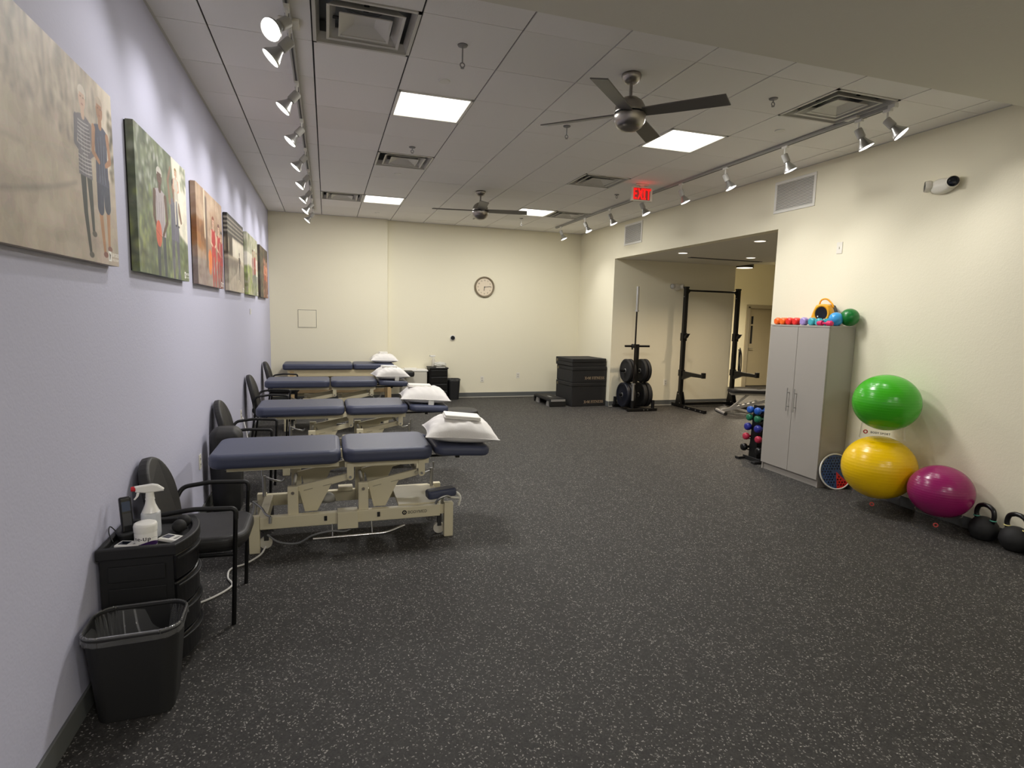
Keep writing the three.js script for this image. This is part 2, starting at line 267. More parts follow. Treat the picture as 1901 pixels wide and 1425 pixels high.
function spotlight(tx, z, dir, side, i) {   // dir: aim of the beam
  const t = thing('track_spotlight', (i === 0 ? 'nearest lit spotlight on the ' : i === 8 ? 'farthest lit spotlight on the ' : ordinal[i] + ' lit spotlight from the viewer on the ') + side + ' light track', 'spotlight', tx, H - 0.03, z, 0, side + ' track spotlights');
  const d = V(...dir).normalize(); const pivot = V(0, -0.085, 0);
  part('adapter', span(-0.015, 0.015, -0.022, 0.002, -0.035, 0.035, 0.004), M.white, t);
  part('stem', [bar([0, -0.015, 0], [0, -0.09, 0], 0.008), ball(0.012, 0, -0.088, 0, 10)], M.white, t);
  const q = new THREE.Quaternion().setFromUnitVectors(V(0, -1, 0), d);
  const at = g => g.applyQuaternion(q).translate(pivot.x, pivot.y, pivot.z);
  part('lamp_holder', at(lathe([[0, 0.012], [0.028, 0.012], [0.031, 0.006], [0.031, -0.062], [0.026, -0.07], [0, -0.07]], 20)), M.greyLight, t);
  part('reflector', at(lathe([[0.021, -0.066], [0.027, -0.085], [0.04, -0.11], [0.058, -0.14], [0.0605, -0.152], [0.0585, -0.156]], 28)), M.steel, t);
  part('lens', at(lathe([[0.0, -0.1625], [0.03, -0.1595], [0.0575, -0.1515], [0.058, -0.149], [0, -0.146]], 28)), M.lens, t);
  const p = d.clone().multiplyScalar(0.172).add(pivot); const l = new THREE.SpotLight(SPOT_COLOR, SPOT, 0, 0.8, 1, 2); l.position.copy(p); l.target.position.copy(p.clone().add(d)); l.castShadow = true; l.shadow.radius = 1.4; lamp(l, 'spot_light', t);
}
const leftZ = [7.58, 7.33, 6.44, 5.55, 4.58, 3.62, 2.67, 1.72, 0.8], rightZ = [7.6, 7.34, 6.52, 5.64, 4.79, 3.84, 2.88, 1.96, 0.88];
leftZ.forEach((z, i) => spotlight(TL, z, i === 0 ? [-0.5, -0.6, 0.62] : i === 1 ? [-0.7, -0.72, 0.05] : [-0.66, -0.78, 0.05 + 0.06 * (i % 2)], 'left', i));
rightZ.forEach((z, i) => spotlight(TRK, z, i === 0 ? [0.42, -0.72, 0.5] : [0.36, -0.9, 0.2 + 0.08 * (i % 2)], 'right', i));
// ceiling fans
function fan(x, z, turn, label) {
  const t = thing('ceiling_fan', label, 'ceiling fan', x, H, z, turn, 'four bladed ceiling fans');
  part('canopy', lathe([[0, -0.002], [0.066, -0.002], [0.07, -0.012], [0.064, -0.036], [0.046, -0.058], [0.026, -0.066], [0, -0.066]], 32), M.nickel, t);
  part('downrod', cyl(0.011, 0.011, 0.13, 0, -0.11, 0, 'y', 16), M.nickel, t);
  part('motor_housing', lathe([[0.02, -0.152], [0.05, -0.162], [0.085, -0.188], [0.104, -0.22], [0.11, -0.252], [0.108, -0.262]], 36), M.nickel, t);
  part('band', cyl(0.1, 0.1, 0.016, 0, -0.27, 0, 'y', 36), M.blackSoft, t);
  part('lower_bowl', lathe([[0.112, -0.277], [0.114, -0.29], [0.108, -0.325], [0.088, -0.358], [0.058, -0.38], [0.022, -0.39], [0, -0.391]], 36), M.nickel, t);
  for (let b = 0; b < 4; b++) {
    const g = ext(poly([[0.085, -0.05], [0.3, -0.058], [0.655, -0.066], [0.672, 0.06], [0.3, 0.056], [0.085, 0.048]]), 0.006, 0.0015, 1).rotateX(-Math.PI / 2).translate(0, -0.003, 0).rotateX(-0.24).translate(0, -0.265, 0).rotateY(b * Math.PI / 2);
    part('blade', g, M.blade, t);
  }
  return t;
}
fan(3.034, 7.4, Math.PI / 4, 'nearer brushed metal ceiling fan with four blades');
fan(3.034, 3.165, -0.17, 'farther brushed metal ceiling fan with four blades');
// exit sign
{
  const t = thing('exit_sign', 'red glowing EXIT sign hanging from the ceiling', 'exit sign', 4.83, 3.25, 4.45, -0.06);
  part('housing', bx(0.29, 0.175, 0.045, 0, 0, 0, 0.006), M.offWhite, t);
  part('canopy', [bx(0.18, 0.02, 0.07, 0, 0.116, 0, 0.005), bx(0.05, 0.04, 0.03, 0, 0.094, 0)], M.offWhite, t);
  part('panel', bx(0.225, 0.15, 0.004, 0, 0, 0.0235), M.exitPanel, t);
  const g = text('EXIT', 0.13, font, 0.003).scale(0.66, 1.05, 1).translate(0, 0, 0.026); part('letters', g, M.exitRed, t);
  const l = new THREE.PointLight(0xff2a20, 0.008, 0, 2); l.position.set(0, 0.02, 0.06); l.castShadow = true; lamp(l, 'sign_glow', t);
}
// sprinklers, concealed sprinkler discs
function pendant(x, z, label, len = 0.075) {
  const t = thing('sprinkler_head', label, 'sprinkler', x, H, z, 0, 'small ceiling sprinklers');
  part('escutcheon', lathe([[0, 0], [0.034, 0], [0.03, -0.008], [0.012, -0.012], [0, -0.012]], 18), M.grey, t);
  part('pipe', bar([0, -0.008, 0], [0, -len, 0], 0.0045), M.grey, t);
  part('deflector', [torus(0.014, 0.004, 0, -len - 0.012, 0, 'z', 16, 6), cyl(0.012, 0.012, 0.003, 0, -len - 0.03, 0, 'y', 12)], M.grey, t);
}
const cx = c => GX + TILE * (c - 1), kz = k => GZ - TILE * k;
pendant(cx(3.5), kz(0.52), 'ceiling sprinkler on a thin stem right of the large near vent', 0.11); pendant(cx(7.52), kz(0.54), 'short ceiling sprinkler left of the near right vent', 0.03); pendant(cx(3.53), kz(4.52), 'short ceiling sprinkler above the middle left vent', 0.03);
pendant(cx(5.53), kz(2.51), 'ceiling sprinkler left of the near fan hub', 0.08); pendant(cx(7.52), kz(10.56), 'ceiling sprinkler in front of the clock wall', 0.1); pendant(cx(8.46), kz(6.5), 'small ceiling sprinkler left of the exit sign', 0.02);
[[3.5, 1.52, 'round flush cover plate just before the near left light panel'], [3.51, 6.54, 'round flush cover plate beyond the middle left vent'], [8.5, 1.51, 'round flush cover plate before the near right vent'], [3.51, 11.5, 'round flush cover plate beyond the far left light panel']].forEach(([c, k, label]) => solo('ceiling_cover_plate', lathe([[0, 0.002], [0.036, 0.002], [0.042, 0], [0.042, -0.006], [0.038, -0.009], [0, -0.0095]], 24).translate(cx(c), H, kz(k)), M.white, label, 'cover plate', 'round ceiling plates'));
// alcove downlights and corridor lamp
[[6.51, 2.93, 'lit round downlight near the left end of the alcove ceiling'], [6.556, 4.653, 'lit round downlight at the right end of the alcove ceiling'], [7.885, 2.887, 'lit round downlight deepest in the alcove ceiling']].forEach(([x, z, label]) => {
  const t = thing('recessed_downlight', label, 'downlight', x, YO, z, 0, 'alcove downlights');
  part('trim_ring', lathe([[0.07, 0.0], [0.098, 0], [0.1, -0.004], [0.094, -0.009], [0.072, -0.007]], 30), M.white, t);
  part('lens', cyl(0.074, 0.074, 0.004, 0, -0.003, 0, 'y', 30), M.lensDown, t);
  const l = new THREE.SpotLight(0xffe9cc, DOWN, 0, 1.15, 1, 2); l.position.set(0, -0.015, 0); l.target.position.set(0, -1, 0); l.castShadow = true; l.shadow.radius = 3; lamp(l, 'down_light', t);
});
{
  const t = thing('pendant_lamp', 'dark drum shaped ceiling lamp with a lit underside in the corridor', 'pendant lamp', 9.5, 2.8, 0.76);
  part('drum', lathe([[0.165, 0.0], [0.18, 0], [0.18, 0.12], [0, 0.12]], 36), M.black, t); part('cord', bar([0, 0.12, 0], [0, 0.3, 0], 0.008), M.black, t);
  part('diffuser', cyl(0.164, 0.164, 0.006, 0, 0.005, 0, 'y', 36), M.lensDown, t);
  const l = new THREE.SpotLight(0xfff0d6, 42, 0, 1.4, 1, 2); l.position.set(0, -0.012, 0); l.target.position.set(0, -1, 0); l.castShadow = true; l.shadow.radius = 6; lamp(l, 'drum_light', t);
}
solo('slot_diffuser', [span(7.0, 8.5, YO - 0.006, YO, 2.35, 2.385), span(7.0, 8.5, YO - 0.006, YO, 2.42, 2.455)], M.darkGrey, 'thin dark linear air slot in the alcove ceiling', 'ceiling vent');

// ------------------------------------------------------------------ things on the walls
// canvas prints
function blobs(g, w, h, n, cols, r0, r1, y0 = 0, y1 = 1, x0 = 0, x1 = 1, alpha = 0.5, sx = 1) { for (let i = 0; i < n; i++) { g.globalAlpha = alpha * rr(0.4, 1); g.fillStyle = cols[Math.floor(rnd() * cols.length)]; g.beginPath(); g.ellipse(w * rr(x0, x1), h * rr(y0, y1), rr(r0, r1) * sx, rr(r0, r1), 0, 0, 6.283); g.fill(); } g.globalAlpha = 1; }
function limb(g, pts, w0, w1, col) { for (let i = 0; i < pts.length - 1; i++) { const [ax, ay] = pts[i], [bx2, by] = pts[i + 1], a = w0 + (w1 - w0) * i / (pts.length - 1), b = w0 + (w1 - w0) * (i + 1) / (pts.length - 1), L = Math.hypot(bx2 - ax, by - ay) || 1, nx = -(by - ay) / L, ny = (bx2 - ax) / L; g.fillStyle = col; g.beginPath(); g.moveTo(ax + nx * a / 2, ay + ny * a / 2); g.lineTo(bx2 + nx * b / 2, by + ny * b / 2); g.lineTo(bx2 - nx * b / 2, by - ny * b / 2); g.lineTo(ax - nx * a / 2, ay - ny * a / 2); g.fill(); g.beginPath(); g.arc(ax, ay, a / 2, 0, 6.3); g.fill(); g.beginPath(); g.arc(bx2, by, b / 2, 0, 6.3); g.fill(); } }
// a printed figure: s = height, colours, arms and legs as offsets in units of s
function soften(g, w, h, r, n = 3) { for (let k = 0; k < n; k++) for (const [a, b] of [[1, 0], [0, 1], [-1, 0], [0, -1], [0.7, 0.7], [-0.7, 0.7]]) { g.globalAlpha = 0.3; g.drawImage(g.canvas, a * r, b * r); } g.globalAlpha = 1; }
function figure(g, x, y, s, c) { g.save(); g.translate(x, 0); g.scale(c.wide || 1.5, 1); g.translate(-x, 0); body(g, x, y, s, c); g.restore(); }
function body(g, x, y, s, c) {
  const P = l => l.map(([a, b]) => [x + a * s, y + b * s]);
  for (const [leg, shoe] of [[c.legA || [[-0.05, 0.5], [-0.06, 0.74], [-0.05, 0.96]], 1], [c.legB || [[0.05, 0.5], [0.06, 0.74], [0.07, 0.96]], 1]]) {
    limb(g, P(leg), s * 0.075, s * 0.035, c.skinLegs ? c.skin : c.legs); const e = P(leg).pop(); g.fillStyle = c.shoe || '#33302e'; g.beginPath(); g.ellipse(e[0] + s * 0.01, e[1] + s * 0.012, s * 0.035, s * 0.018, 0, 0, 6.3); g.fill();
    if (c.skinLegs) limb(g, P(leg.slice(0, 2).map(([a, b], i) => i ? [a * 0.95, b - 0.05] : [a, b])), s * 0.1, s * 0.095, c.legs);
  }
  g.fillStyle = c.top; g.beginPath(); g.moveTo(x - s * 0.1, y + s * 0.2); g.quadraticCurveTo(x, y + s * 0.15, x + s * 0.1, y + s * 0.2); g.lineTo(x + s * 0.085, y + s * 0.36); g.lineTo(x + s * 0.095, y + s * 0.53); g.lineTo(x - s * 0.095, y + s * 0.53); g.lineTo(x - s * 0.085, y + s * 0.36); g.fill();
  g.lineWidth = s * 0.008; for (let k = 0; k < 7; k++) { g.strokeStyle = k % 2 ? 'rgba(255,250,240,0.16)' : 'rgba(20,16,14,0.2)'; g.beginPath(); const a = -0.07 + 0.024 * k; g.moveTo(x + a * s, y + s * (0.24 + 0.02 * (k % 3))); g.quadraticCurveTo(x + (a + 0.03 - 0.012 * k) * s, y + s * 0.38, x + a * 0.9 * s, y + s * 0.52); g.stroke(); }
  if (c.stripes) { g.strokeStyle = c.stripes; g.lineWidth = s * 0.006; for (let k = 0; k < 14; k++) { g.beginPath(); g.moveTo(x - s * 0.09, y + s * (0.22 + k * 0.022)); g.quadraticCurveTo(x, y + s * (0.23 + k * 0.022), x + s * 0.09, y + s * (0.215 + k * 0.022)); g.stroke(); } }
  limb(g, P(c.armA || [[-0.1, 0.22], [-0.12, 0.36], [-0.04, 0.4]]), s * 0.05, s * 0.03, c.sleeve || c.skin); limb(g, P(c.armB || [[0.1, 0.22], [0.13, 0.36], [0.06, 0.4]]), s * 0.05, s * 0.03, c.sleeve || c.skin);
  limb(g, P([[0, 0.13], [0, 0.18]]), s * 0.05, s * 0.05, c.skin); g.fillStyle = c.skin; g.beginPath(); g.ellipse(x, y + s * 0.085, s * 0.048, s * 0.066, 0, 0, 6.3); g.fill();
  g.fillStyle = c.hair; g.beginPath(); g.ellipse(x, y + s * 0.055, s * 0.053, s * 0.045, 0, Math.PI, 6.283); g.fill(); g.fillRect(x - s * 0.05, y + s * 0.05, s * 0.014, s * (c.longHair ? 0.1 : 0.025)); g.fillRect(x + s * 0.036, y + s * 0.05, s * 0.014, s * (c.longHair ? 0.1 : 0.025));
  g.fillStyle = 'rgba(60,35,25,0.7)'; g.fillRect(x - s * 0.026, y + s * 0.075, s * 0.014, s * 0.006); g.fillRect(x + s * 0.012, y + s * 0.075, s * 0.014, s * 0.006); g.fillStyle = 'rgba(150,80,66,0.45)'; g.beginPath(); g.ellipse(x, y + s * 0.118, s * 0.017, s * 0.006, 0, 0, 6.3); g.fill();
}
function logo(g, w, h) {
  const x = w * 0.885, y = h * 0.925, u = h * 0.05; g.fillStyle = '#f4f2ec'; g.fillRect(x, y - u * 0.1, u * 0.95, u * 1.15); g.fillStyle = '#5b5650'; g.beginPath(); g.moveTo(x + u * 0.25, y + u * 0.05); g.lineTo(x + u * 0.72, y + u * 0.3); g.lineTo(x + u * 0.45, y + u * 0.9); g.lineTo(x + u * 0.3, y + u * 0.9); g.fill();
  g.fillStyle = '#f4f2ec'; g.font = 'bold ' + Math.round(u * 0.62) + 'px sans-serif'; g.fillText('BAY STATE', x + u * 1.15, y + u * 0.45, w * 0.075); g.font = Math.round(u * 0.4) + 'px sans-serif'; g.fillText('PHYSICAL THERAPY', x + u * 1.15, y + u * 0.98, w * 0.075);
}
const skinA = '#c79a7c', skinB = '#5f4336', skinC = '#e0b89c';
const pictures = [
  (g, w, h) => {   // two older runners on a road
    g.fillStyle = '#d3c4b2'; g.fillRect(0, 0, w, h); blobs(g, w, h, 900, ['#94887a', '#a99c8b', '#7b7063', '#bcae9c', '#665d52', '#d0c2af'], 10, 40, -0.05, 0.46, 0, 0.9, 0.5, 0.35); blobs(g, w, h, 260, ['#e8dccb', '#f3e8d8'], 4, 12, 0, 0.5, 0, 0.86, 0.4, 0.5);
    g.fillStyle = '#c9baa8'; g.beginPath(); g.moveTo(0, h * 0.33); g.lineTo(w * 0.72, h * 0.44); g.lineTo(w, h * 0.5); g.lineTo(w, h); g.lineTo(0, h); g.fill(); g.fillStyle = '#b3a496'; g.beginPath(); g.moveTo(0, h * 0.72); g.lineTo(w * 0.7, h * 0.62); g.lineTo(w, h * 0.72); g.lineTo(w, h); g.lineTo(0, h); g.fill(); g.globalAlpha = 0.35; g.fillStyle = '#857a70'; g.fillRect(0, h * 0.86, w, h * 0.14); g.globalAlpha = 1;
    blobs(g, w, h, 400, ['#c4b5a3', '#a89b8d', '#d6c8b7'], 10, 46, 0.5, 1, 0, 1, 0.18, 3); g.strokeStyle = '#7e7468'; g.lineWidth = h * 0.012; g.beginPath(); g.moveTo(0, h * 0.8); g.quadraticCurveTo(w * 0.35, h * 0.72, w * 0.62, h * 0.6); g.stroke(); g.lineWidth = h * 0.006; g.beginPath(); g.moveTo(0, h * 0.56); g.lineTo(w * 0.25, h * 0.55); g.stroke();
    g.fillStyle = '#e6d9c6'; g.beginPath(); g.moveTo(w * 0.86, 0); g.lineTo(w, 0); g.lineTo(w, h * 0.5); g.lineTo(w * 0.88, h * 0.5); g.fill(); blobs(g, w, h, 60, ['#6a5e45', '#4f4a3a'], 6, 18, 0.1, 0.5, 0.95, 1, 0.7); g.strokeStyle = '#e9dfd0'; g.lineWidth = w * 0.007; g.beginPath(); g.moveTo(w * 0.63, h * 0.1); g.lineTo(w * 0.635, h * 0.35); g.stroke();
    soften(g, w, h, 5); figure(g, w * 0.7, h * 0.08, h * 0.9, { wide: 1.08, skin: '#d8b8a0', hair: '#dcd3c6', top: '#77737a', sleeve: '#77737a', stripes: '#c6c2c4', legs: '#3f423d', legA: [[-0.04, 0.5], [-0.03, 0.74], [0.01, 0.97]], legB: [[0.045, 0.5], [0.06, 0.68], [0.07, 0.84]], shoe: '#5a5750' });
    figure(g, w * 0.865, h * 0.06, h * 0.93, { wide: 1.12, skin: '#b98561', hair: '#c9b8a2', top: '#4a4f66', legs: '#3a3f54', skinLegs: true, legA: [[-0.04, 0.5], [-0.05, 0.72], [-0.02, 0.94]], legB: [[0.05, 0.5], [0.06, 0.7], [0.05, 0.9]], shoe: '#8b5a52' });
  },
  (g, w, h) => {   // father with a ball and a child on the shoulders of another
    g.fillStyle = '#66705a'; g.fillRect(0, 0, w, h); blobs(g, w, h, 700, ['#4c553f', '#6d785a', '#8c9573', '#39402f', '#7a7f6c', '#a3aa8b'], 8, 40, -0.02, 0.9, 0, 1, 0.5); blobs(g, w, h, 260, ['#a7b45a', '#c3cc7e', '#7f8e3d'], 8, 26, 0.35, 1, 0, 1, 0.55, 0.6); blobs(g, w, h, 60, ['#eef0e4', '#ffffff'], 6, 22, 0, 0.4, 0, 0.5, 0.5);
    g.fillStyle = '#f6efdc'; g.beginPath(); g.moveTo(w * 0.66, 0); g.lineTo(w, 0); g.lineTo(w, h * 0.66); g.lineTo(w * 0.8, h * 0.6); g.quadraticCurveTo(w * 0.7, h * 0.3, w * 0.66, 0); g.fill(); blobs(g, w, h, 70, ['#5a6148', '#9aa284'], 6, 22, 0, 0.2, 0.86, 1, 0.6); blobs(g, w, h, 120, ['#66734a', '#4b5636'], 8, 22, 0.68, 1, 0.78, 1, 0.6);
    soften(g, w, h, 5); figure(g, w * 0.4, h * 0.16, h * 1.0, { skin: skinB, hair: '#c9c4bc', top: '#b7adb2', legs: '#4d5357', armA: [[-0.1, 0.22], [-0.12, 0.4], [-0.06, 0.52]], armB: [[0.1, 0.22], [0.13, 0.4], [0.04, 0.52]] }); g.fillStyle = '#d8644a'; g.beginPath(); g.ellipse(w * 0.355, h * 0.68, w * 0.055, h * 0.1, 0, 0, 6.3); g.fill(); g.strokeStyle = '#8b3a28'; g.lineWidth = 3; g.beginPath(); g.moveTo(w * 0.31, h * 0.66); g.lineTo(w * 0.4, h * 0.7); g.moveTo(w * 0.355, h * 0.58); g.lineTo(w * 0.355, h * 0.78); g.stroke();
    figure(g, w * 0.7, h * 0.16, h * 0.98, { skin: '#8d6b56', hair: '#3b2f28', top: '#6a6978', legs: '#5f5f6a', armA: [[-0.1, 0.22], [-0.13, 0.06], [-0.07, -0.06]], armB: [[0.1, 0.22], [0.15, 0.34], [0.1, 0.2]] }); figure(g, w * 0.75, h * 0.06, h * 0.5, { skin: skinC, hair: '#a88c58', top: '#d9d3c2', legs: '#d9d3c2', longHair: true });
  },
  (g, w, h) => {   // children in red jerseys in a hall
    g.fillStyle = '#a98a72'; g.fillRect(0, 0, w, h); blobs(g, w, h, 200, ['#c8ab90', '#8f6e58', '#b99473', '#d9c2a6'], 20, 80, 0, 0.45, 0, 1, 0.35, 2); blobs(g, w, h, 60, ['#8a5526', '#a4692f', '#6d3f1c'], 20, 50, 0.35, 0.62, 0, 0.3, 0.6, 1.6); g.fillStyle = '#8d7c74'; g.fillRect(0, h * 0.72, w, h * 0.28); blobs(g, w, h, 120, ['#a3928a', '#776862', '#b6a79e'], 10, 50, 0.72, 1, 0, 1, 0.35, 2);
    g.fillStyle = '#6a5548'; g.fillRect(w * 0.3, h * 0.05, w * 0.07, h * 0.75); g.fillStyle = '#e7d2b6'; g.fillRect(w * 0.26, 0, w * 0.04, h * 0.5);
    soften(g, w, h, 5); figure(g, w * 0.6, h * 0.2, h * 0.86, { skin: skinC, hair: '#8d3c22', top: '#c02a2c', legs: '#b4383a', skinLegs: false, longHair: true }); figure(g, w * 0.83, h * 0.24, h * 0.84, { skin: skinC, hair: '#6c3424', top: '#b8262a', legs: '#9c2c2e', longHair: true }); figure(g, w * 0.95, h * 0.3, h * 0.8, { skin: '#b98c70', hair: '#332420', top: '#a32428', legs: '#7a2a2a' });
    g.globalAlpha = 0.85; blobs(g, w, h, 8, ['#ef7a33', '#f08f4a'], 40, 60, 0.66, 0.8, 0.42, 0.48, 0.7); g.globalAlpha = 1; blobs(g, w, h, 30, ['#d93a32', '#e8533e'], 10, 30, 0.62, 0.95, 0.5, 0.95, 0.35);
  },
  (g, w, h) => {   // street runner under a dark louvred roof
    g.fillStyle = '#e4d8c2'; g.fillRect(0, 0, w, h); g.fillStyle = '#26221d'; for (let k = 0; k < 5; k++) g.fillRect(0, h * (0.0 + 0.056 * k), w, h * 0.038); g.fillStyle = '#f4ead6'; g.fillRect(w * 0.1, h * 0.3, w, h * 0.22); g.fillStyle = '#4a4034'; g.fillRect(0, h * 0.26, w * 0.26, h * 0.26); g.fillStyle = '#a8977c'; g.fillRect(w * 0.02, h * 0.3, w * 0.05, h * 0.18); g.fillStyle = '#b5a58d'; g.fillRect(0, h * 0.52, w * 0.8, h * 0.06); g.fillStyle = '#847a6e'; g.beginPath(); g.moveTo(0, h * 0.56); g.lineTo(w * 0.62, h * 0.55); g.lineTo(w * 0.5, h * 0.72); g.lineTo(0, h * 0.9); g.fill(); g.fillStyle = '#bdb0a0'; g.beginPath(); g.moveTo(w * 0.62, h * 0.55); g.lineTo(w, h * 0.6); g.lineTo(w, h); g.lineTo(0, h); g.lineTo(0, h * 0.9); g.lineTo(w * 0.5, h * 0.72); g.fill(); blobs(g, w, h, 160, ['#cabda9', '#a89c8c'], 10, 40, 0.7, 1, 0, 1, 0.3, 2);
    soften(g, w, h, 5); figure(g, w * 0.69, h * 0.42, h * 0.42, { skin: '#6b4d3c', hair: '#241d19', top: '#3d3a36', legs: '#2c2b2c', legA: [[-0.03, 0.5], [-0.08, 0.72], [-0.13, 0.92]] }); g.strokeStyle = '#8c8172'; g.lineWidth = 7; g.beginPath(); g.moveTo(w * 0.66, h * 0.84); g.lineTo(w * 0.5, h * 0.98); g.stroke();
  },
  (g, w, h) => {   // friends walking in a garden
    g.fillStyle = '#b9b39a'; g.fillRect(0, 0, w, h); blobs(g, w, h, 400, ['#8f9a72', '#d9d8c4', '#6c7650', '#e9e6d4', '#a8ad86'], 10, 44, 0, 0.6, 0, 1, 0.5); g.fillStyle = '#eee8d8'; g.fillRect(0, h * 0.3, w * 0.45, h * 0.22); blobs(g, w, h, 300, ['#7f9440', '#a9bb5a', '#5d7030', '#c3cf80'], 10, 36, 0.52, 1, 0, 1, 0.6);
    soften(g, w, h, 5); figure(g, w * 0.52, h * 0.2, h * 0.85, { skin: skinC, hair: '#5a3d2a', top: '#b08c8c', legs: '#6c6a72', longHair: true }); figure(g, w * 0.7, h * 0.16, h * 0.88, { skin: '#c39a7e', hair: '#d8d2c6', top: '#a03a3e', legs: '#55596a' }); figure(g, w * 0.88, h * 0.2, h * 0.85, { skin: skinC, hair: '#7a5a38', top: '#e6e2da', legs: '#8a8a90', longHair: true });
  },
  (g, w, h) => {   // market crowd in reds and browns
    g.fillStyle = '#4b4036'; g.fillRect(0, 0, w, h); blobs(g, w, h, 300, ['#2b2822', '#6a5c48', '#3d3a2a', '#8a7350', '#55604a'], 10, 50, 0, 1, 0, 0.6, 0.6); blobs(g, w, h, 200, ['#c98a6a', '#b4573c', '#e0b48e', '#8d3d30'], 10, 44, 0.2, 1, 0.4, 1, 0.55);
    soften(g, w, h, 5); figure(g, w * 0.62, h * 0.18, h * 0.86, { skin: skinC, hair: '#8d5a38', top: '#c4552f', legs: '#8a5a48', longHair: true }); figure(g, w * 0.84, h * 0.2, h * 0.85, { skin: '#d8a888', hair: '#4a2e22', top: '#d88a70', legs: '#9c6a58' });
  },
];
const printLabels = ['large canvas print of two runners on a road, nearest the viewer', 'canvas print of a man holding a red ball among trees', 'canvas print of children in red jerseys', 'canvas print of a lone runner under a dark slatted roof', 'canvas print of people in a green garden', 'dark reddish canvas print farthest along the lavender wall'];
pictures.forEach((draw, i) => {
  const w = 1.135, h = 0.757, d = 0.042, zr = 8.085 - 1.4575 * i, t = thing('canvas_print', printLabels[i], 'canvas print', 0, 1.845, zr + w / 2, 0, 'canvas prints on the lavender wall');
  const tex = canvasTex(960, 640, (g, W, Hh) => { draw(g, W, Hh); soften(g, W, Hh, 1.1, 1); blobs(g, W, Hh, 400, ['#1a1512', '#fff6e6'], 20, 70, 0, 1, 0, 1, 0.035, 0.8); logo(g, W, Hh); }); const m = std(0xffffff, 0.55, { map: tex });
  const face = new THREE.PlaneGeometry(w, h).rotateY(Math.PI / 2).translate(d, h / 2, 0); part('print', face, m, t);
  const edge = new THREE.BufferGeometry(); const x0 = 0.006, x1 = d, y0 = 0, y1 = h, za = w / 2, zb = -w / 2, v = [], uv = [];
  const quad = (P, U) => { for (const k of [0, 1, 2, 0, 2, 3]) { v.push(...P[k]); uv.push(...U[k]); } };
  quad([[x0, y0, za], [x1, y0, za], [x1, y1, za], [x0, y1, za]], [[0.035, 0], [0, 0], [0, 1], [0.035, 1]]); quad([[x1, y0, zb], [x0, y0, zb], [x0, y1, zb], [x1, y1, zb]], [[1, 0], [0.965, 0], [0.965, 1], [1, 1]]);
  quad([[x1, y1, za], [x1, y1, zb], [x0, y1, zb], [x0, y1, za]], [[0, 1], [1, 1], [1, 0.95], [0, 0.95]]); quad([[x0, y0, za], [x0, y0, zb], [x1, y0, zb], [x1, y0, za]], [[0, 0.05], [1, 0.05], [1, 0], [0, 0]]);
  edge.setAttribute('position', new THREE.Float32BufferAttribute(v, 3)); edge.setAttribute('uv', new THREE.Float32BufferAttribute(uv, 2)); edge.computeVertexNormals(); part('wrapped_edge', edge, m, t);
  part('stretcher_frame', [span(0.0, 0.03, 0.004, h - 0.004, w / 2 - 0.03, w / 2 - 0.004), span(0.0, 0.03, 0.004, h - 0.004, -w / 2 + 0.004, -w / 2 + 0.03), span(0, 0.03, 0.004, 0.03, -w / 2 + 0.03, w / 2 - 0.03), span(0, 0.03, h - 0.03, h - 0.004, -w / 2 + 0.03, w / 2 - 0.03)], M.blackSoft, t);
});
// return air grilles on the right wall
function grille(zc, yc, label) {
  const w = 0.61, h = 0.36, t = thing('return_air_grille', label, 'wall vent', XR, yc, zc, 0, 'louvred wall grilles');
  const f = 0.032; part('frame', [span(-0.012, 0, -h / 2, -h / 2 + f, -w / 2, w / 2, 0.003), span(-0.012, 0, h / 2 - f, h / 2, -w / 2, w / 2, 0.003), span(-0.012, 0, -h / 2 + f, h / 2 - f, -w / 2, -w / 2 + f, 0.003), span(-0.012, 0, -h / 2 + f, h / 2 - f, w / 2 - f, w / 2, 0.003)], M.white, t);
  part('backing', span(-0.003, -0.001, -h / 2 + f, h / 2 - f, -w / 2 + f, w / 2 - f), M.grey, t);
  const n = 18, g = bx(0.013, 0.003, w - 2 * f).rotateZ(0.75); for (let k = 0; k < n; k++) { const s = part('slat', g, M.white, t); s.position.set(-0.0075, -h / 2 + f + (k + 0.5) * (h - 2 * f) / n, 0); }
}
grille(5.78, 3.113, 'white louvred air grille above the alcove opening, nearer one'); grille(2.13, 3.126, 'white louvred air grille above the far end of the alcove opening');
// emergency lights
function emergency(x, y, z, turn, label, lens) {
  const t = thing('emergency_light', label, 'emergency light', x, y, z, turn);
  part('body', lathe([[0, 0], [0.062, 0], [0.066, 0.012], [0.06, 0.045], [0.045, 0.062], [0, 0.068]], 28).scale(1.75, 1, 1).rotateX(Math.PI / 2), M.plasticWhite, t);
  for (const s of [-1, 1]) { const e = part('lamp_head', lathe([[0, 0], [0.045, 0.004], [0.05, 0.02], [0.047, 0.05], [0.044, 0.055]], 24).rotateX(Math.PI / 2).rotateY(s * 0.75).translate(s * 0.085, 0.012, 0.03), s > 0 ? M.plasticWhite : M.plasticWhite, t); part('lamp_lens', new THREE.SphereGeometry(0.042, 20, 8, 0, 6.3, 0, 1.2).scale(1, 0.5, 1).rotateX(Math.PI / 2).translate(0, 0, 0.038).rotateY(s * 0.75).translate(s * 0.085, 0.012, 0.03), lens, e); }
}
emergency(XR, 2.86, 7.487, -Math.PI / 2, 'white twin lamp emergency light on the right wall', M.glassDark); emergency(7.36, 2.283, ZJ, 0, 'white twin lamp emergency light on the alcove wall behind the rack', M.greyLight);
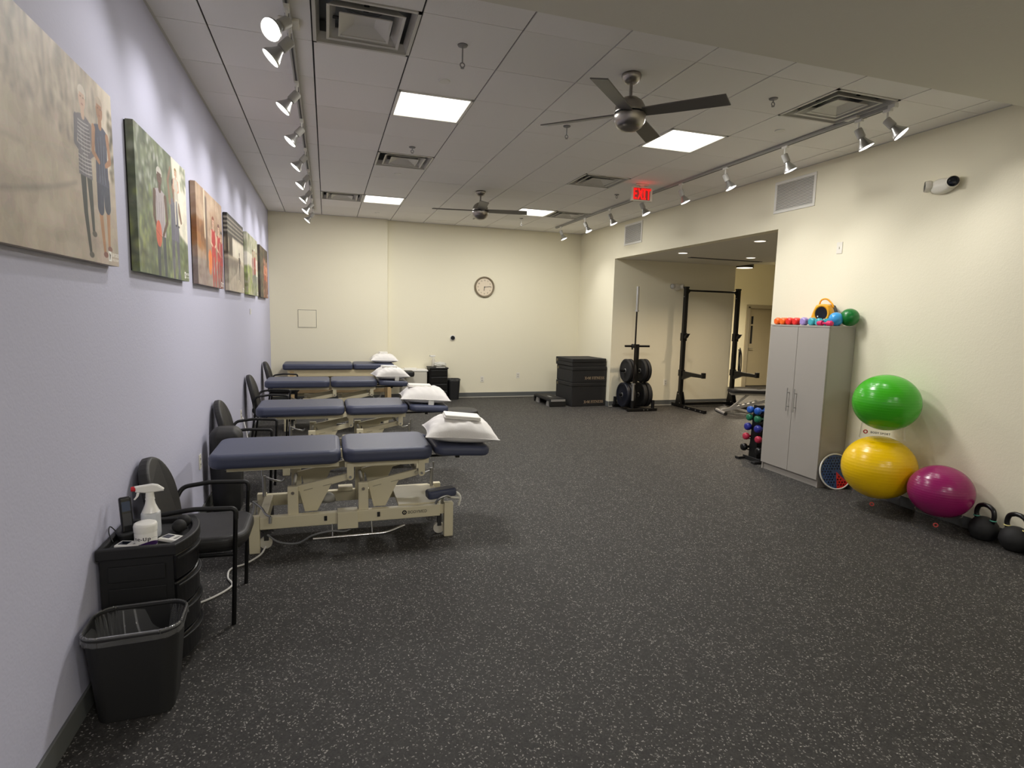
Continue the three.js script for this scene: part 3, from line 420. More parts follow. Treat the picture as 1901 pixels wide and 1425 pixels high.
// outlets and plates
function outlet(x, y, z, turn, label, kind = 'outlet') {
  const t = thing('wall_' + (kind === 'outlet' ? 'outlet' : 'plate'), label, kind === 'outlet' ? 'outlet' : 'wall plate', x, y, z, turn);
  part('cover', bx(0.072, 0.116, 0.006, 0, 0, 0.003, 0.002), M.plasticWhite, t);
  if (kind === 'outlet') for (const s of [-1, 1]) { const r = part('socket', bx(0.034, 0.03, 0.004, 0, s * 0.021, 0.006, 0.0015), M.offWhite, t); part('slots', [bx(0.003, 0.009, 0.002, -0.007, s * 0.021, 0.0085), bx(0.003, 0.009, 0.002, 0.007, s * 0.021, 0.0085)], M.darkGrey, r); }
  else part('toggle', bx(0.01, 0.022, 0.008, 0, 0, 0.008, 0.002), M.offWhite, t);
  return t;
}
outlet(0, 0.465, 6.3, Math.PI / 2, 'white outlet on the lavender wall beside the nearest table'); outlet(0, 0.44, 4.0, Math.PI / 2, 'white outlet on the lavender wall behind a black chair');
outlet(3.955, 0.367, -0.05, 0, 'white outlet low on the cream far wall, left of the other'); outlet(4.72, 0.438, -0.05, 0, 'white outlet on the cream far wall nearer the black boxes'); outlet(7.24, 0.447, ZJ, 0, 'white outlet on the alcove wall beside the weight tree');
outlet(XR, 2.445, 6.46, -Math.PI / 2, 'white wall plate above the grey cabinet', 'plate');
solo('wall_sensor', bx(0.012, 0.075, 0.05, 0.006, 1.631, 2.9, 0.004), M.white, 'small white sensor on the lavender wall below the far prints', 'sensor');
{ const t = thing('thermostat', 'round black thermostat in a white ring on the far wall', 'thermostat', 3.336, 1.197, -0.05); part('ring', cyl(0.055, 0.055, 0.012, 0, 0, 0.006, 'z', 32), M.white, t); part('dial', [cyl(0.042, 0.04, 0.02, 0, 0, 0.02, 'z', 32)], M.blackGloss, t); part('screen', cyl(0.026, 0.026, 0.002, 0, 0, 0.031, 'z', 24), M.glassDark, t); }
{ const t = thing('access_panel', 'square flush access panel low on the far wall left part', 'access panel', 0.626, 1.516, 0.06); const a = 0.165; part('frame', [span(-a, a, -a, -a + 0.006, 0, 0.006), span(-a, a, a - 0.006, a, 0, 0.006), span(-a, -a + 0.006, -a, a, 0, 0.006), span(a - 0.006, a, -a, a, 0, 0.006)], M.wallCream, t); part('panel', span(-a + 0.012, a - 0.012, -a + 0.012, a - 0.012, 0, 0.004), M.wallCream, t); part('joint', span(-a + 0.006, a - 0.006, -a + 0.006, a - 0.006, 0, 0.0015), M.darkGrey, t); }
// clock: twelve numerals, hands near a quarter past six
{
  const t = thing('wall_clock', 'round clock with a brown rim showing a quarter past six', 'clock', 3.965, 2.215, -0.05); const R = 0.205;
  part('rim', lathe([[R - 0.035, 0.012], [R - 0.03, 0.03], [R - 0.012, 0.04], [R, 0.03], [R, 0]], 48).rotateX(Math.PI / 2), M.brownRim, t); part('face', cyl(R - 0.02, R - 0.02, 0.014, 0, 0, 0.008, 'z', 48), M.dial, t);
  for (let n = 1; n <= 12; n++) { const a = n * Math.PI / 6; part('numeral', text(String(n), 0.026, font).translate(Math.sin(a) * 0.132, Math.cos(a) * 0.132, 0.0155), M.brownRim, t); }
  part('hour_hand', bx(0.011, 0.085, 0.002, 0, 0.035, 0).rotateZ(-(187 * Math.PI / 180)).translate(0, 0, 0.018), M.black, t); part('minute_hand', bx(0.008, 0.135, 0.002, 0, 0.058, 0).rotateZ(-(84 * Math.PI / 180)).translate(0, 0, 0.021), M.black, t); part('hub', cyl(0.01, 0.01, 0.006, 0, 0, 0.02, 'z', 16), M.black, t);
}
// corridor door
{
  const t = new THREE.Group(); t.name = 'door_1'; scene.add(t); t.userData = { kind: 'structure', label: 'tan corridor door with a narrow vision panel, seen past the rack', category: 'door' }; t.position.set(11.12, 0, -1.0);
  part('frame', [span(0, 0.06, 0, 2.04, -0.12, 0.03), span(0.88, 0.94, 0, 2.04, -0.12, 0.03), span(-0.05, 0.99, 2.0, 2.09, -0.12, 0.03), span(-0.05, 0.0, 0, 2.0, 0, 0.03), span(0.94, 0.99, 0, 2.0, 0, 0.03)], M.doorFrame, t);
  part('leaf', [span(0.06, 0.17, 0.02, 2.0, -0.1, -0.055), span(0.25, 0.88, 0.02, 2.0, -0.1, -0.055), span(0.17, 0.25, 0.02, 1.1, -0.1, -0.055), span(0.17, 0.25, 1.8, 2.0, -0.1, -0.055), span(0.17, 0.25, 1.56, 1.6, -0.1, -0.055)], M.door, t);
  part('vision_panel', [span(0.17, 0.25, 1.1, 1.56, -0.09, -0.075)], M.glassDark, t); part('vision_panel', [span(0.17, 0.25, 1.6, 1.8, -0.09, -0.075)], M.glassDark, t);
  part('handle', [cyl(0.026, 0.026, 0.012, 0.12, 0.98, -0.05, 'z', 20), bar([0.12, 0.98, -0.045], [0.12, 0.98, -0.005], 0.009), bar([0.12, 0.98, -0.005], [0.23, 0.98, -0.005], 0.008)], M.steel, t);
}

// ------------------------------------------------------------------ treatment tables
function cushion(x0, x1, y0, y1, w, r0 = 0.06) { return slab(x1 - x0, w, y1 - y0, r0, 0.034, (x0 + x1) / 2, y0, 0, 6, 8); }
function treatmentTable(x, z, label, full) {
  const t = thing('treatment_table', label, 'treatment table', x, 0, z, 0, 'navy electric treatment tables');
  // local x = 0 at the seam of the first two cushions, front edge at z = +0.3
  for (const [n, a, b] of [['leg_cushion', -0.855, -0.006], ['seat_cushion', 0.006, 0.645]]) part(n, cushion(a, b, 0.6, 0.7, 0.6, 0.085), M.navy, t);
  part('head_cushion', slab(0.425, 0.56, 0.075, 0.07, 0.03, 0, 0, 0, 5, 8).rotateZ(-0.05).translate(0.872, 0.608, 0), M.navy, t);
  part('upper_frame', [span(-0.75, -0.02, 0.565, 0.6, 0.17, 0.21), span(-0.75, -0.02, 0.565, 0.6, -0.21, -0.17), span(0.02, 0.62, 0.56, 0.6, 0.19, 0.23), span(0.02, 0.62, 0.56, 0.6, -0.23, -0.19), span(0.02, 0.06, 0.56, 0.6, -0.19, 0.19), span(0.58, 0.62, 0.56, 0.6, -0.19, 0.19), span(-0.75, -0.71, 0.565, 0.6, -0.17, 0.17)], M.beige, t);
  for (const a of [-0.12, 0.12]) part('head_bracket', [bar([0.62, 0.585, a], [1.02, 0.588, a], 0.009), bx(0.03, 0.03, 0.03, a > 0 ? 0.86 : 1.0, 0.58, a)], M.blackMetal, t);
  for (const px of [0.057, 0.567]) for (const s of [-1, 1]) { const p = part('hinge_plate', ext((() => { const q = new THREE.Shape(); q.moveTo(-0.024, 0.1); q.lineTo(0.024, 0.1); q.lineTo(0.024, 0); q.absarc(0, 0, 0.024, 0, -Math.PI, true); q.closePath(); return q; })(), 0.008).translate(px, 0.49, s * 0.235 - 0.004), M.beige, t); part('pin', cyl(0.009, 0.009, 0.02, px, 0.49, s * 0.24, 'z', 14), M.grey, p); }
  // lift arms with their gusset plates
  for (const ax of [0, 0.475]) {
    for (const s of [-1, 1]) { const p = part('lift_arm', [plate([[-0.32, 0.395], [-0.32, 0.435], [0.06, 0.512], [0.068, 0.468], [-0.075, 0.435], [-0.17, 0.25], [-0.255, 0.25], [-0.29, 0.4]], 0.028, s * 0.2, 0.003), bar([-0.3, 0.41, 0], [-0.3, 0.41, 0], 0.001)].slice(0, 1), M.beige, t); p.position.x = ax; part('rib', beam([-0.26, 0.405, s * 0.216], [-0.2, 0.417, s * 0.216], 0.004, 0.005), M.beigeDark, p); part('rib', beam([-0.13, 0.43, s * 0.216], [-0.07, 0.442, s * 0.216], 0.004, 0.005), M.beigeDark, p); }
    part('cross_shaft', bar([ax + 0.057, 0.49, -0.23], [ax + 0.057, 0.49, 0.23], 0.014, 14), M.beigeDark, t); part('cross_shaft', bar([ax - 0.33, 0.405, -0.24], [ax - 0.33, 0.405, 0.24], 0.014, 14), M.beigeDark, t);
    for (const s of [-1, 1]) { const p = part('post', span(ax - 0.365, ax - 0.295, 0.17, 0.45, s * 0.245 - 0.02, s * 0.245 + 0.02, 0.006), M.beige, t); part('bolt', cyl(0.012, 0.01, 0.012, ax - 0.33, 0.405, s * 0.245 + s * 0.024, 'z', 14), M.nickel, p); }
  }
  // base frame
  part('base_frame', [span(-0.545, 0.7, 0.165, 0.252, 0.235, 0.285, 0.006), span(-0.545, 0.7, 0.165, 0.252, -0.285, -0.235, 0.006), span(-0.56, -0.5, 0.17, 0.25, -0.26, 0.26, 0.006), span(0.68, 0.74, 0.17, 0.25, -0.26, 0.26, 0.006), span(0.395, 0.7, 0.245, 0.262, -0.24, 0.24, 0.004)], M.beige, t);
  for (const [lx, s] of [[-0.58, 1], [0.765, 1], [-0.58, -1], [0.765, -1]]) part('leg', span(lx - 0.034, lx + 0.034, 0.0, 0.262, s * 0.262 - 0.024, s * 0.262 + 0.024, 0.005), M.beige, t);
  for (const [lx, s] of [[-0.515, 1], [0.705, 1], [-0.515, -1], [0.705, -1]]) { const c = part('caster', [cyl(0.042, 0.042, 0.022, lx, 0.045, s * 0.2, 'z', 24)], M.offWhite, t); part('fork', [span(lx - 0.012, lx + 0.02, 0.06, 0.17, s * 0.2 - 0.016, s * 0.2 + 0.016, 0.003)], M.darkGrey, c); }
  part('motor_box', span(-0.035, 0.105, 0.135, 0.258, 0.21, 0.315, 0.004), M.beige, t); part('control_box', span(-0.02, 0.09, 0.25, 0.285, -0.29, -0.21, 0.004), M.beige, t);
  part('motor', lathe([[0, 0.06], [0.03, 0.058], [0.05, 0.04], [0.058, 0], [0, 0]], 24).translate(-0.1, 0.25, 0.0), M.greyLight, t);
  for (const a of [-0.115, 0.25]) part('switch', bx(0.02, 0.034, 0.008, a, 0.215, 0.288, 0.002), M.blackSoft, t);
  // crank levers at the foot end, arm pad and white handles at the head end
  part('crank', [bent([[-0.59, 0.35, 0.21], [-0.53, 0.31, 0.25], [-0.5, 0.285, 0.32], [-0.47, 0.275, 0.34]], 0.008, 0.02), bar([-0.47, 0.275, 0.34], [-0.472, 0.23, 0.345], 0.011), bar([-0.59, 0.25, 0.22], [-0.57, 0.35, 0.21], 0.013), bar([-0.6, 0.348, 0.24], [-0.625, 0.315, 0.27], 0.01)], M.steel, t);
  part('crank', [bar([-0.56, 0.25, -0.22], [-0.56, 0.41, -0.22], 0.014), bent([[-0.56, 0.4, -0.22], [-0.5, 0.38, -0.2], [-0.43, 0.36, -0.2], [-0.41, 0.385, -0.2]], 0.008, 0.02), bar([-0.57, 0.41, -0.22], [-0.57, 0.46, -0.22], 0.007)], M.steel, t);
  part('crank', [bar([0.72, 0.25, -0.22], [0.72, 0.4, -0.22], 0.014), bent([[0.72, 0.38, -0.22], [0.66, 0.365, -0.2], [0.63, 0.37, -0.2], [0.62, 0.4, -0.2]], 0.008, 0.02), bar([0.735, 0.4, -0.22], [0.735, 0.45, -0.22], 0.007)], M.steel, t);
  const pad = part('arm_pad', slab(0.225, 0.11, 0.062, 0.03, 0.018, 0, 0, 0, 4, 6).rotateZ(0.07).rotateY(0.12).translate(0.715, 0.3, 0.24), M.navy, t);
  part('pad_clamp', [bent([[0.66, 0.27, 0.31], [0.68, 0.31, 0.32], [0.74, 0.33, 0.32], [0.77, 0.31, 0.31]], 0.01, 0.03), bar([0.715, 0.31, 0.3], [0.72, 0.25, 0.25], 0.012)], M.steel, pad);
  part('handle', [bent([[0.79, 0.29, 0.1], [0.86, 0.285, 0.1], [0.9, 0.24, 0.1], [0.88, 0.17, 0.1]], 0.009, 0.04), bar([0.79, 0.245, 0.1], [0.895, 0.23, 0.1], 0.008)], M.white, t);
  part('foot_bar', [bent([[-0.2, 0.1, 0.36], [0.3, 0.1, 0.36], [0.43, 0.145, 0.36]], 0.009, 0.05), bar([-0.07, 0.1, 0.36], [-0.07, 0.17, 0.28], 0.005), bar([0.2, 0.1, 0.36], [0.2, 0.17, 0.28], 0.005)], M.chrome, t);
  if (full) {
    const g = text('BODYMED', 0.022, sans, 0.001).translate(0.53, 0.212, 0.2852); const b = part('brand_lettering', g, M.blackSoft, t);
    part('brand_mark', [torus(0.013, 0.004, 0.435, 0.212, 0.286, 'z', 20, 6), bx(0.005, 0.014, 0.002, 0.435, 0.212, 0.286)], M.blackSoft, b);
    part('sling_cord', tube([[-0.5, 0.12, 0.26], [-0.42, 0.075, 0.3], [-0.3, 0.065, 0.32], [-0.2, 0.12, 0.34], [-0.08, 0.135, 0.33], [0.02, 0.115, 0.3], [0.1, 0.14, 0.25]], 0.0065, 60), M.cordGrey, t);
  }
  return t;
}
const T = [[1.055, 6.84], [1.135, 4.87], [1.0, 2.575]];
treatmentTable(...T[0], 'nearest navy treatment table on a cream motorised frame', true);
treatmentTable(...T[1], 'second navy treatment table from the viewer, on a cream frame', false);
treatmentTable(...T[2], 'third navy treatment table from the viewer, on a cream frame', false);
{   // the wooden one along the far wall
  const t = thing('wooden_treatment_table', 'navy treatment table on wooden legs against the far wall', 'treatment table', 1.4, 0, 0.41);
  part('leg_cushion', cushion(-1.17, -0.006, 0.64, 0.745, 0.6), M.navy, t); part('seat_cushion', cushion(0.006, 0.72, 0.64, 0.745, 0.6), M.navy, t);
  part('apron', [span(-1.09, 0.68, 0.525, 0.64, 0.24, 0.262, 0.003), span(-1.09, 0.68, 0.525, 0.64, -0.262, -0.24, 0.003), span(-1.09, -1.07, 0.525, 0.64, -0.24, 0.24), span(0.66, 0.68, 0.525, 0.64, -0.24, 0.24)], M.woodPale, t);
  for (const [lx, s] of [[-1.02, 1], [0.63, 1], [-1.02, -1], [0.63, -1]]) part('leg', span(lx - 0.035, lx + 0.035, 0, 0.62, s * 0.23 - 0.035, s * 0.23 + 0.035, 0.006), M.wood, t);
  part('stretcher', [span(-1.02, 0.63, 0.17, 0.24, -0.24, -0.21, 0.004)], M.wood, t);
  part('head_rest', slab(0.28, 0.3, 0.1, 0.05, 0.03, 0.95, 0.5, 0.11, 4, 6), M.black, t); for (const a of [0.02, 0.2]) part('head_rest_arm', bar([0.66, 0.58, a], [0.9, 0.58, a], 0.012), M.blackMetal, t);
}
// pillows and folded towels
function pillowGeo(w, d, h, wr = 1) {
  const n = 40, m = 30, v = [], idx = [], P = (i, j, side) => {
    const u = i / n * 2 - 1, q = j / m * 2 - 1, e = Math.pow(Math.max(0, (1 - Math.pow(Math.abs(u), 2.6)) * (1 - Math.pow(Math.abs(q), 2.6))), 0.62), pinch = 1 - 0.09 * (1 - q * q) * Math.abs(u) ** 3, pinch2 = 1 - 0.11 * (1 - u * u) * Math.abs(q) ** 3;
    const wrk = wr * 0.007 * (Math.sin(u * 9 + q * 5) * Math.sin(q * 7 - u * 3) + 0.6 * Math.sin(u * 21 - q * 13)) * e;
    return [u * w / 2 * pinch, side > 0 ? h * 0.3 + e * h * 0.7 + wrk : h * 0.3 - e * h * 0.3, q * d / 2 * pinch2];
  };
  for (const side of [1, -1]) { const b = v.length / 3; for (let j = 0; j <= m; j++) for (let i = 0; i <= n; i++) v.push(...P(i, j, side)); for (let j = 0; j < m; j++) for (let i = 0; i < n; i++) { const a = b + j * (n + 1) + i, c = a + 1, e = a + n + 1, f = e + 1; if (side > 0) idx.push(a, e, c, c, e, f); else idx.push(a, c, e, c, f, e); } }
  const g = new THREE.BufferGeometry(); g.setAttribute('position', new THREE.Float32BufferAttribute(v, 3)); const uv = []; for (let k = 0; k < v.length; k += 3) uv.push(v[k], v[k + 2]); g.setAttribute('uv', new THREE.Float32BufferAttribute(uv, 2)); g.setIndex(idx); g.computeVertexNormals(); return g;
}
function pillow(x, y, z, turn, w, d, h, label, tilt, tagged) {
  const t = thing('pillow', label, 'pillow', x, y, z, turn, 'white pillows on the tables'); t.rotation.z = tilt;
  part('cover', pillowGeo(w, d, h), M.cotton, t);
  const e = []; for (let k = 0; k <= 48; k++) { const a = k / 48 * 4, s = Math.floor(a) % 4, f = (a % 1) * 2 - 1, c = [[f, 1], [1, -f], [-f, -1], [-1, f]][s], u = c[0], q = c[1]; e.push([u * w / 2 * (1 - 0.09 * (1 - q * q) * Math.abs(u) ** 3), h * 0.3, q * d / 2 * (1 - 0.11 * (1 - u * u) * Math.abs(q) ** 3)]); }
  part('seam', tube(e, 0.0035, 96, 6, 0.2), M.cotton, t);
  if (tagged) part('care_tag', bx(0.06, 0.085, 0.002, 0, 0, 0).rotateX(0.15).translate(0.06, h * 0.3 - 0.04, d / 2 - 0.03), M.white, t);
}
pillow(1.945, 0.684, 6.88, -0.1, 0.56, 0.5, 0.2, 'white pillow on the nearest table', -0.06, false);
pillow(1.985, 0.684, 4.9, -0.08, 0.54, 0.46, 0.19, 'white pillow with a tag on the second table from the viewer', -0.05, true);
pillow(1.845, 0.69, 2.6, 0.12, 0.5, 0.44, 0.18, 'white pillow with a tag on the third table from the viewer', -0.02, true);
pillow(1.955, 0.745, 0.42, 0, 0.5, 0.4, 0.17, 'white pillow on the wooden table by the far wall', -0.02, false);
function towel(x, y, z, turn, w, d, label, tilt = 0, n = 2) {
  const t = thing('folded_towel', label, 'towel', x, y, z, turn, 'folded white towels on the pillows'); t.rotation.z = tilt;
  for (let k = 0; k < n; k++) part('fold', slab(w - k * 0.006, d - k * 0.005, 0.014, 0.012, 0.006, k * 0.002, k * 0.013, 0, 2, 3), M.towel, t);
}
towel(1.95, 0.869, 6.93, -0.1, 0.28, 0.2, 'folded white towel on the pillow of the nearest table', -0.09); towel(1.93, 0.86, 4.9, -0.05, 0.25, 0.16, 'folded white towel on the pillow of the second table', -0.04); towel(1.83, 0.86, 2.6, 0.15, 0.22, 0.15, 'folded white towel on the pillow of the third table', -0.03); towel(1.94, 0.905, 0.42, 0.1, 0.16, 0.13, 'small folded white towel on the pillow by the far wall', -0.03, 3);

// ------------------------------------------------------------------ chairs along the lavender wall
function chair(z, label, turn = 0, x = 0) {
  const t = thing('guest_chair', label, 'chair', x, 0, z, turn, 'black guest chairs along the wall');
  const hw = 0.25;
  part('seat', [slab(0.46, 0.46, 0.075, 0.13, 0.03, 0.315, 0.4, 0, 5, 8)], M.chairSeat, t); part('seat_pan', slab(0.4, 0.4, 0.02, 0.1, 0.005, 0.315, 0.385, 0, 2, 6), M.black, t);
  // oval upholstered back, leaning towards the wall
  const s = new THREE.Shape(); s.moveTo(-0.17, 0); s.bezierCurveTo(-0.235, 0.12, -0.24, 0.4, 0, 0.42); s.bezierCurveTo(0.24, 0.4, 0.235, 0.12, 0.17, 0); s.quadraticCurveTo(0, -0.025, -0.17, 0);
  const back = ext(s, 0.02, 0.018, 4, 16); back.translate(0, 0, -0.01).rotateY(Math.PI / 2); const p = back.attributes.position; for (let i = 0; i < p.count; i++) { const zz = p.getZ(i), yy = p.getY(i); p.setX(i, p.getX(i) + zz * zz * 0.35 - Math.max(0, yy - 0.25) * 0.05); } back.computeVertexNormals(); back.rotateZ(0.2).translate(0.13, 0.455, 0); part('backrest', back, M.chairSeat, t);
  for (const sgn of [-1, 1]) {
    part('front_leg', [bar([0.475, 0.0, sgn * (hw - 0.005)], [0.5, 0.6, sgn * hw], 0.0115)], M.blackMetal, t); part('rear_leg', [bar([0.07, 0.0, sgn * (hw - 0.01)], [0.13, 0.42, sgn * (hw - 0.02)], 0.0115), bar([0.13, 0.42, sgn * (hw - 0.02)], [0.11, 0.56, sgn * 0.2], 0.0105), bar([0.11, 0.56, sgn * 0.2], [0.09, 0.62, sgn * 0.19], 0.0105)], M.blackMetal, t);
    part('armrest', [bent([[0.5, 0.58, sgn * hw], [0.503, 0.635, sgn * hw], [0.3, 0.645, sgn * hw], [0.15, 0.625, sgn * hw], [0.12, 0.56, sgn * (hw - 0.03)]], 0.013, 0.035)], M.black, t);
  }
  part('frame', [bar([0.485, 0.39, -hw], [0.485, 0.39, hw], 0.0105), bar([0.12, 0.39, -hw + 0.02], [0.12, 0.39, hw - 0.02], 0.0105), bar([0.12, 0.39, -hw + 0.02], [0.485, 0.39, -hw], 0.0105), bar([0.12, 0.39, hw - 0.02], [0.485, 0.39, hw], 0.0105), bar([0.13, 0.39, -0.1], [0.14, 0.52, -0.1], 0.009), bar([0.13, 0.39, 0.1], [0.14, 0.52, 0.1], 0.009)], M.blackMetal, t);
  return t;
}
chair(7.815, 'black padded armchair nearest the viewer, behind the drawer cart'); chair(5.71, 'black padded armchair between the nearest and second tables'); chair(3.58, 'black padded armchair between the second and third tables'); chair(1.62, 'black padded armchair in front of the wooden table');

// ------------------------------------------------------------------ drawer cart, wastebasket and small things beside the nearest chair
{
  const t = thing('drawer_cart', 'black plastic drawer cart with a curved front beside the wastebasket', 'cart', 0, 0, 8.285); const w = 0.31, dd = 0.19;
  // plan: straight back at the wall, bowed front towards +x
  const plan = (x0, x1, hz, bow) => { const s = new THREE.Shape(); s.moveTo(x0, -hz); s.lineTo(x1, -hz); s.quadraticCurveTo(x1 + bow * 2, 0, x1, hz); s.lineTo(x0, hz); s.closePath(); return s; };
  const lay = (s, y0, y1, b = 0.004) => ext(s, y1 - y0 - 2 * b, b, 2, 16).rotateX(-Math.PI / 2).translate(0, y0 + b, 0);
  part('carcass', [lay(plan(0.02, 0.3, 0.185, 0.0), 0.05, 0.585, 0.006)], M.black, t);
  for (let k = 0; k < 4; k++) { const y0 = 0.06 + k * 0.13; const dr = part('drawer', lay(plan(0.29, 0.31, 0.178, 0.05), y0, y0 + 0.122, 0.008), M.blackGloss, t); part('pull_lip', lay(plan(0.3, 0.318, 0.17, 0.054), y0 + 0.092, y0 + 0.104, 0.003), M.black, dr); }
  part('side_panel', [span(0.05, 0.27, 0.12, 0.2, 0.186, 0.192, 0.003), span(0.05, 0.27, 0.24, 0.32, 0.186, 0.192, 0.003), span(0.05, 0.27, 0.36, 0.44, 0.186, 0.192, 0.003), span(0.05, 0.27, 0.47, 0.54, 0.186, 0.192, 0.003)], M.black, t);
  const rim = plan(0.01, 0.315, 0.2, 0.055); const hole = plan(0.035, 0.29, 0.17, 0.045); rim.holes.push(hole); part('top_rim', lay(rim, 0.575, 0.625, 0.006), M.black, t); part('top_tray', lay(plan(0.02, 0.3, 0.18, 0.05), 0.575, 0.6, 0.003), M.blackSoft, t);
  for (const [a, b] of [[0.06, 0.14], [0.28, 0.14], [0.06, -0.14], [0.28, -0.14]]) part('caster', [cyl(0.022, 0.022, 0.018, a, 0.022, b, 'z', 16), bx(0.02, 0.02, 0.024, a, 0.045, b)], M.rubber, t);
}
const CT = 0.6, CZ = 8.27;   // cart tray level
{ const t = thing('spray_bottle', 'white spray bottle with a red nozzle on the drawer cart', 'spray bottle', 0.175, CT, 8.29, 0.15);
  part('bottle', slab(0.078, 0.06, 0.125, 0.02, 0.012, 0, 0, 0, 4, 6), phy(0xe9ebee, 0.35, { transmission: 0.35, thickness: 0 }), t); part('neck', lathe([[0.036, 0], [0.03, 0.014], [0.022, 0.034], [0.018, 0.055], [0.02, 0.06], [0.018, 0.066], [0.016, 0.085], [0, 0.085]], 24).translate(0, 0.122, 0), M.whiteGloss, t); part('collar', cyl(0.018, 0.016, 0.02, 0, 0.205, 0, 'y', 20), M.white, t);
  const h = part('trigger_head', [plate([[-0.055, 0.22], [-0.058, 0.246], [0.012, 0.252], [0.034, 0.246], [0.058, 0.225], [0.056, 0.216], [0.016, 0.214], [-0.02, 0.214], [-0.045, 0.218]], 0.024, 0, 0.005)], M.whiteGloss, t); part('trigger', plate([[-0.05, 0.22], [-0.038, 0.22], [-0.044, 0.2], [-0.058, 0.184], [-0.064, 0.186], [-0.054, 0.2]], 0.012), M.whiteGloss, h); part('nozzle', cyl(0.011, 0.013, 0.018, -0.063, 0.235, 0, 'x', 6), M.red, h); part('fluid', slab(0.07, 0.052, 0.04, 0.018, 0.008, 0, 0.003, 0, 2, 4), phy(0x4a78c8, 0.1, { transmission: 0.5, thickness: 0 }), t); }
{ const t = thing('cream_jar', 'white screw lid jar with a purple band on the drawer cart', 'jar', 0.178, CT, 8.39, -1.1);
  part('body', cyl(0.044, 0.044, 0.068, 0, 0.034, 0, 'y', 36), M.whiteGloss, t); part('lid', lathe([[0.046, 0], [0.047, 0.024], [0.044, 0.034], [0.036, 0.038], [0, 0.039]], 36).translate(0, 0.068, 0), M.white, t);
  const lab = canvasTex(1024, 256, (g, w, h) => { g.fillStyle = '#f1efea'; g.fillRect(0, 0, w, h); g.fillStyle = '#3a1d55'; g.beginPath(); g.moveTo(0, h); g.lineTo(0, h * 0.86); for (let i = 0; i <= 40; i++) g.lineTo(w * i / 40, h * (0.74 + 0.14 * Math.sin(i / 40 * 12.6 + 1.2))); g.lineTo(w, h); g.fill(); g.strokeStyle = '#b9b4bd'; g.lineWidth = 6; g.beginPath(); for (let i = 0; i <= 40; i++) g.lineTo(w * i / 40, h * (0.6 + 0.22 * Math.sin(i / 40 * 12.6 + 0.6))); g.stroke(); g.fillStyle = '#2d2a33'; g.font = 'bold 92px sans-serif'; g.fillText('ne-Up', w * 0.03, h * 0.52); });
  part('label_band', cyl(0.0445, 0.0445, 0.06, 0, 0.034, 0, 'y', 40, true), std(0xffffff, 0.4, { map: lab }), t); }
function stim(x, z, turn, label) { const t = thing('stimulator_unit', label, 'therapy device', x, CT, z, turn); part('case', bx(0.062, 0.016, 0.1, 0, 0.01, 0, 0.005, 3), M.whiteGloss, t); part('screen', bx(0.036, 0.002, 0.04, 0, 0.0185, -0.02, 0.0008), M.glassDark, t); part('button', bx(0.028, 0.002, 0.012, 0, 0.0185, 0.028, 0.0008), M.grey, t); }
stim(0.115, 8.4, 1.3, 'small white handheld therapy device left of the jar'); stim(0.275, 8.365, 1.0, 'small white handheld therapy device right of the jar');
{ const t = thing('cordless_phone', 'black cordless phone standing in its cradle on the drawer cart', 'phone', 0.075, CT, 8.28, 0.5); part('cradle', slab(0.085, 0.1, 0.035, 0.02, 0.008, 0, 0, 0, 2, 5), M.black, t); const h = part('handset', bx(0.048, 0.165, 0.026, 0, 0.082, 0, 0.009, 3).rotateX(-0.22).translate(0, 0.028, 0.008), M.blackGloss, t); part('display', bx(0.034, 0.045, 0.002, 0, 0.12, 0.0135).rotateX(-0.22).translate(0, 0.028, 0.008), std(0x2a3a55, 0.2), h); part('keypad', bx(0.034, 0.055, 0.002, 0, 0.06, 0.0135).rotateX(-0.22).translate(0, 0.028, 0.008), M.darkGrey, h); part('cable', tube([[-0.03, 0.02, -0.04], [-0.06, 0.06, -0.03], [-0.075, 0.045, 0.02], [-0.07, 0.015, 0.06]], 0.0025, 24, 6), M.black, t); }
solo('massage_ball', ball(0.031, 0.285, CT + 0.034, 8.27, 24), M.rubber, 'black rubber massage ball on the drawer cart, nearer one', 'ball'); solo('massage_ball', ball(0.031, 0.29, CT + 0.034, 8.2, 24), M.rubber, 'black rubber massage ball on the drawer cart, behind the other ball', 'ball');
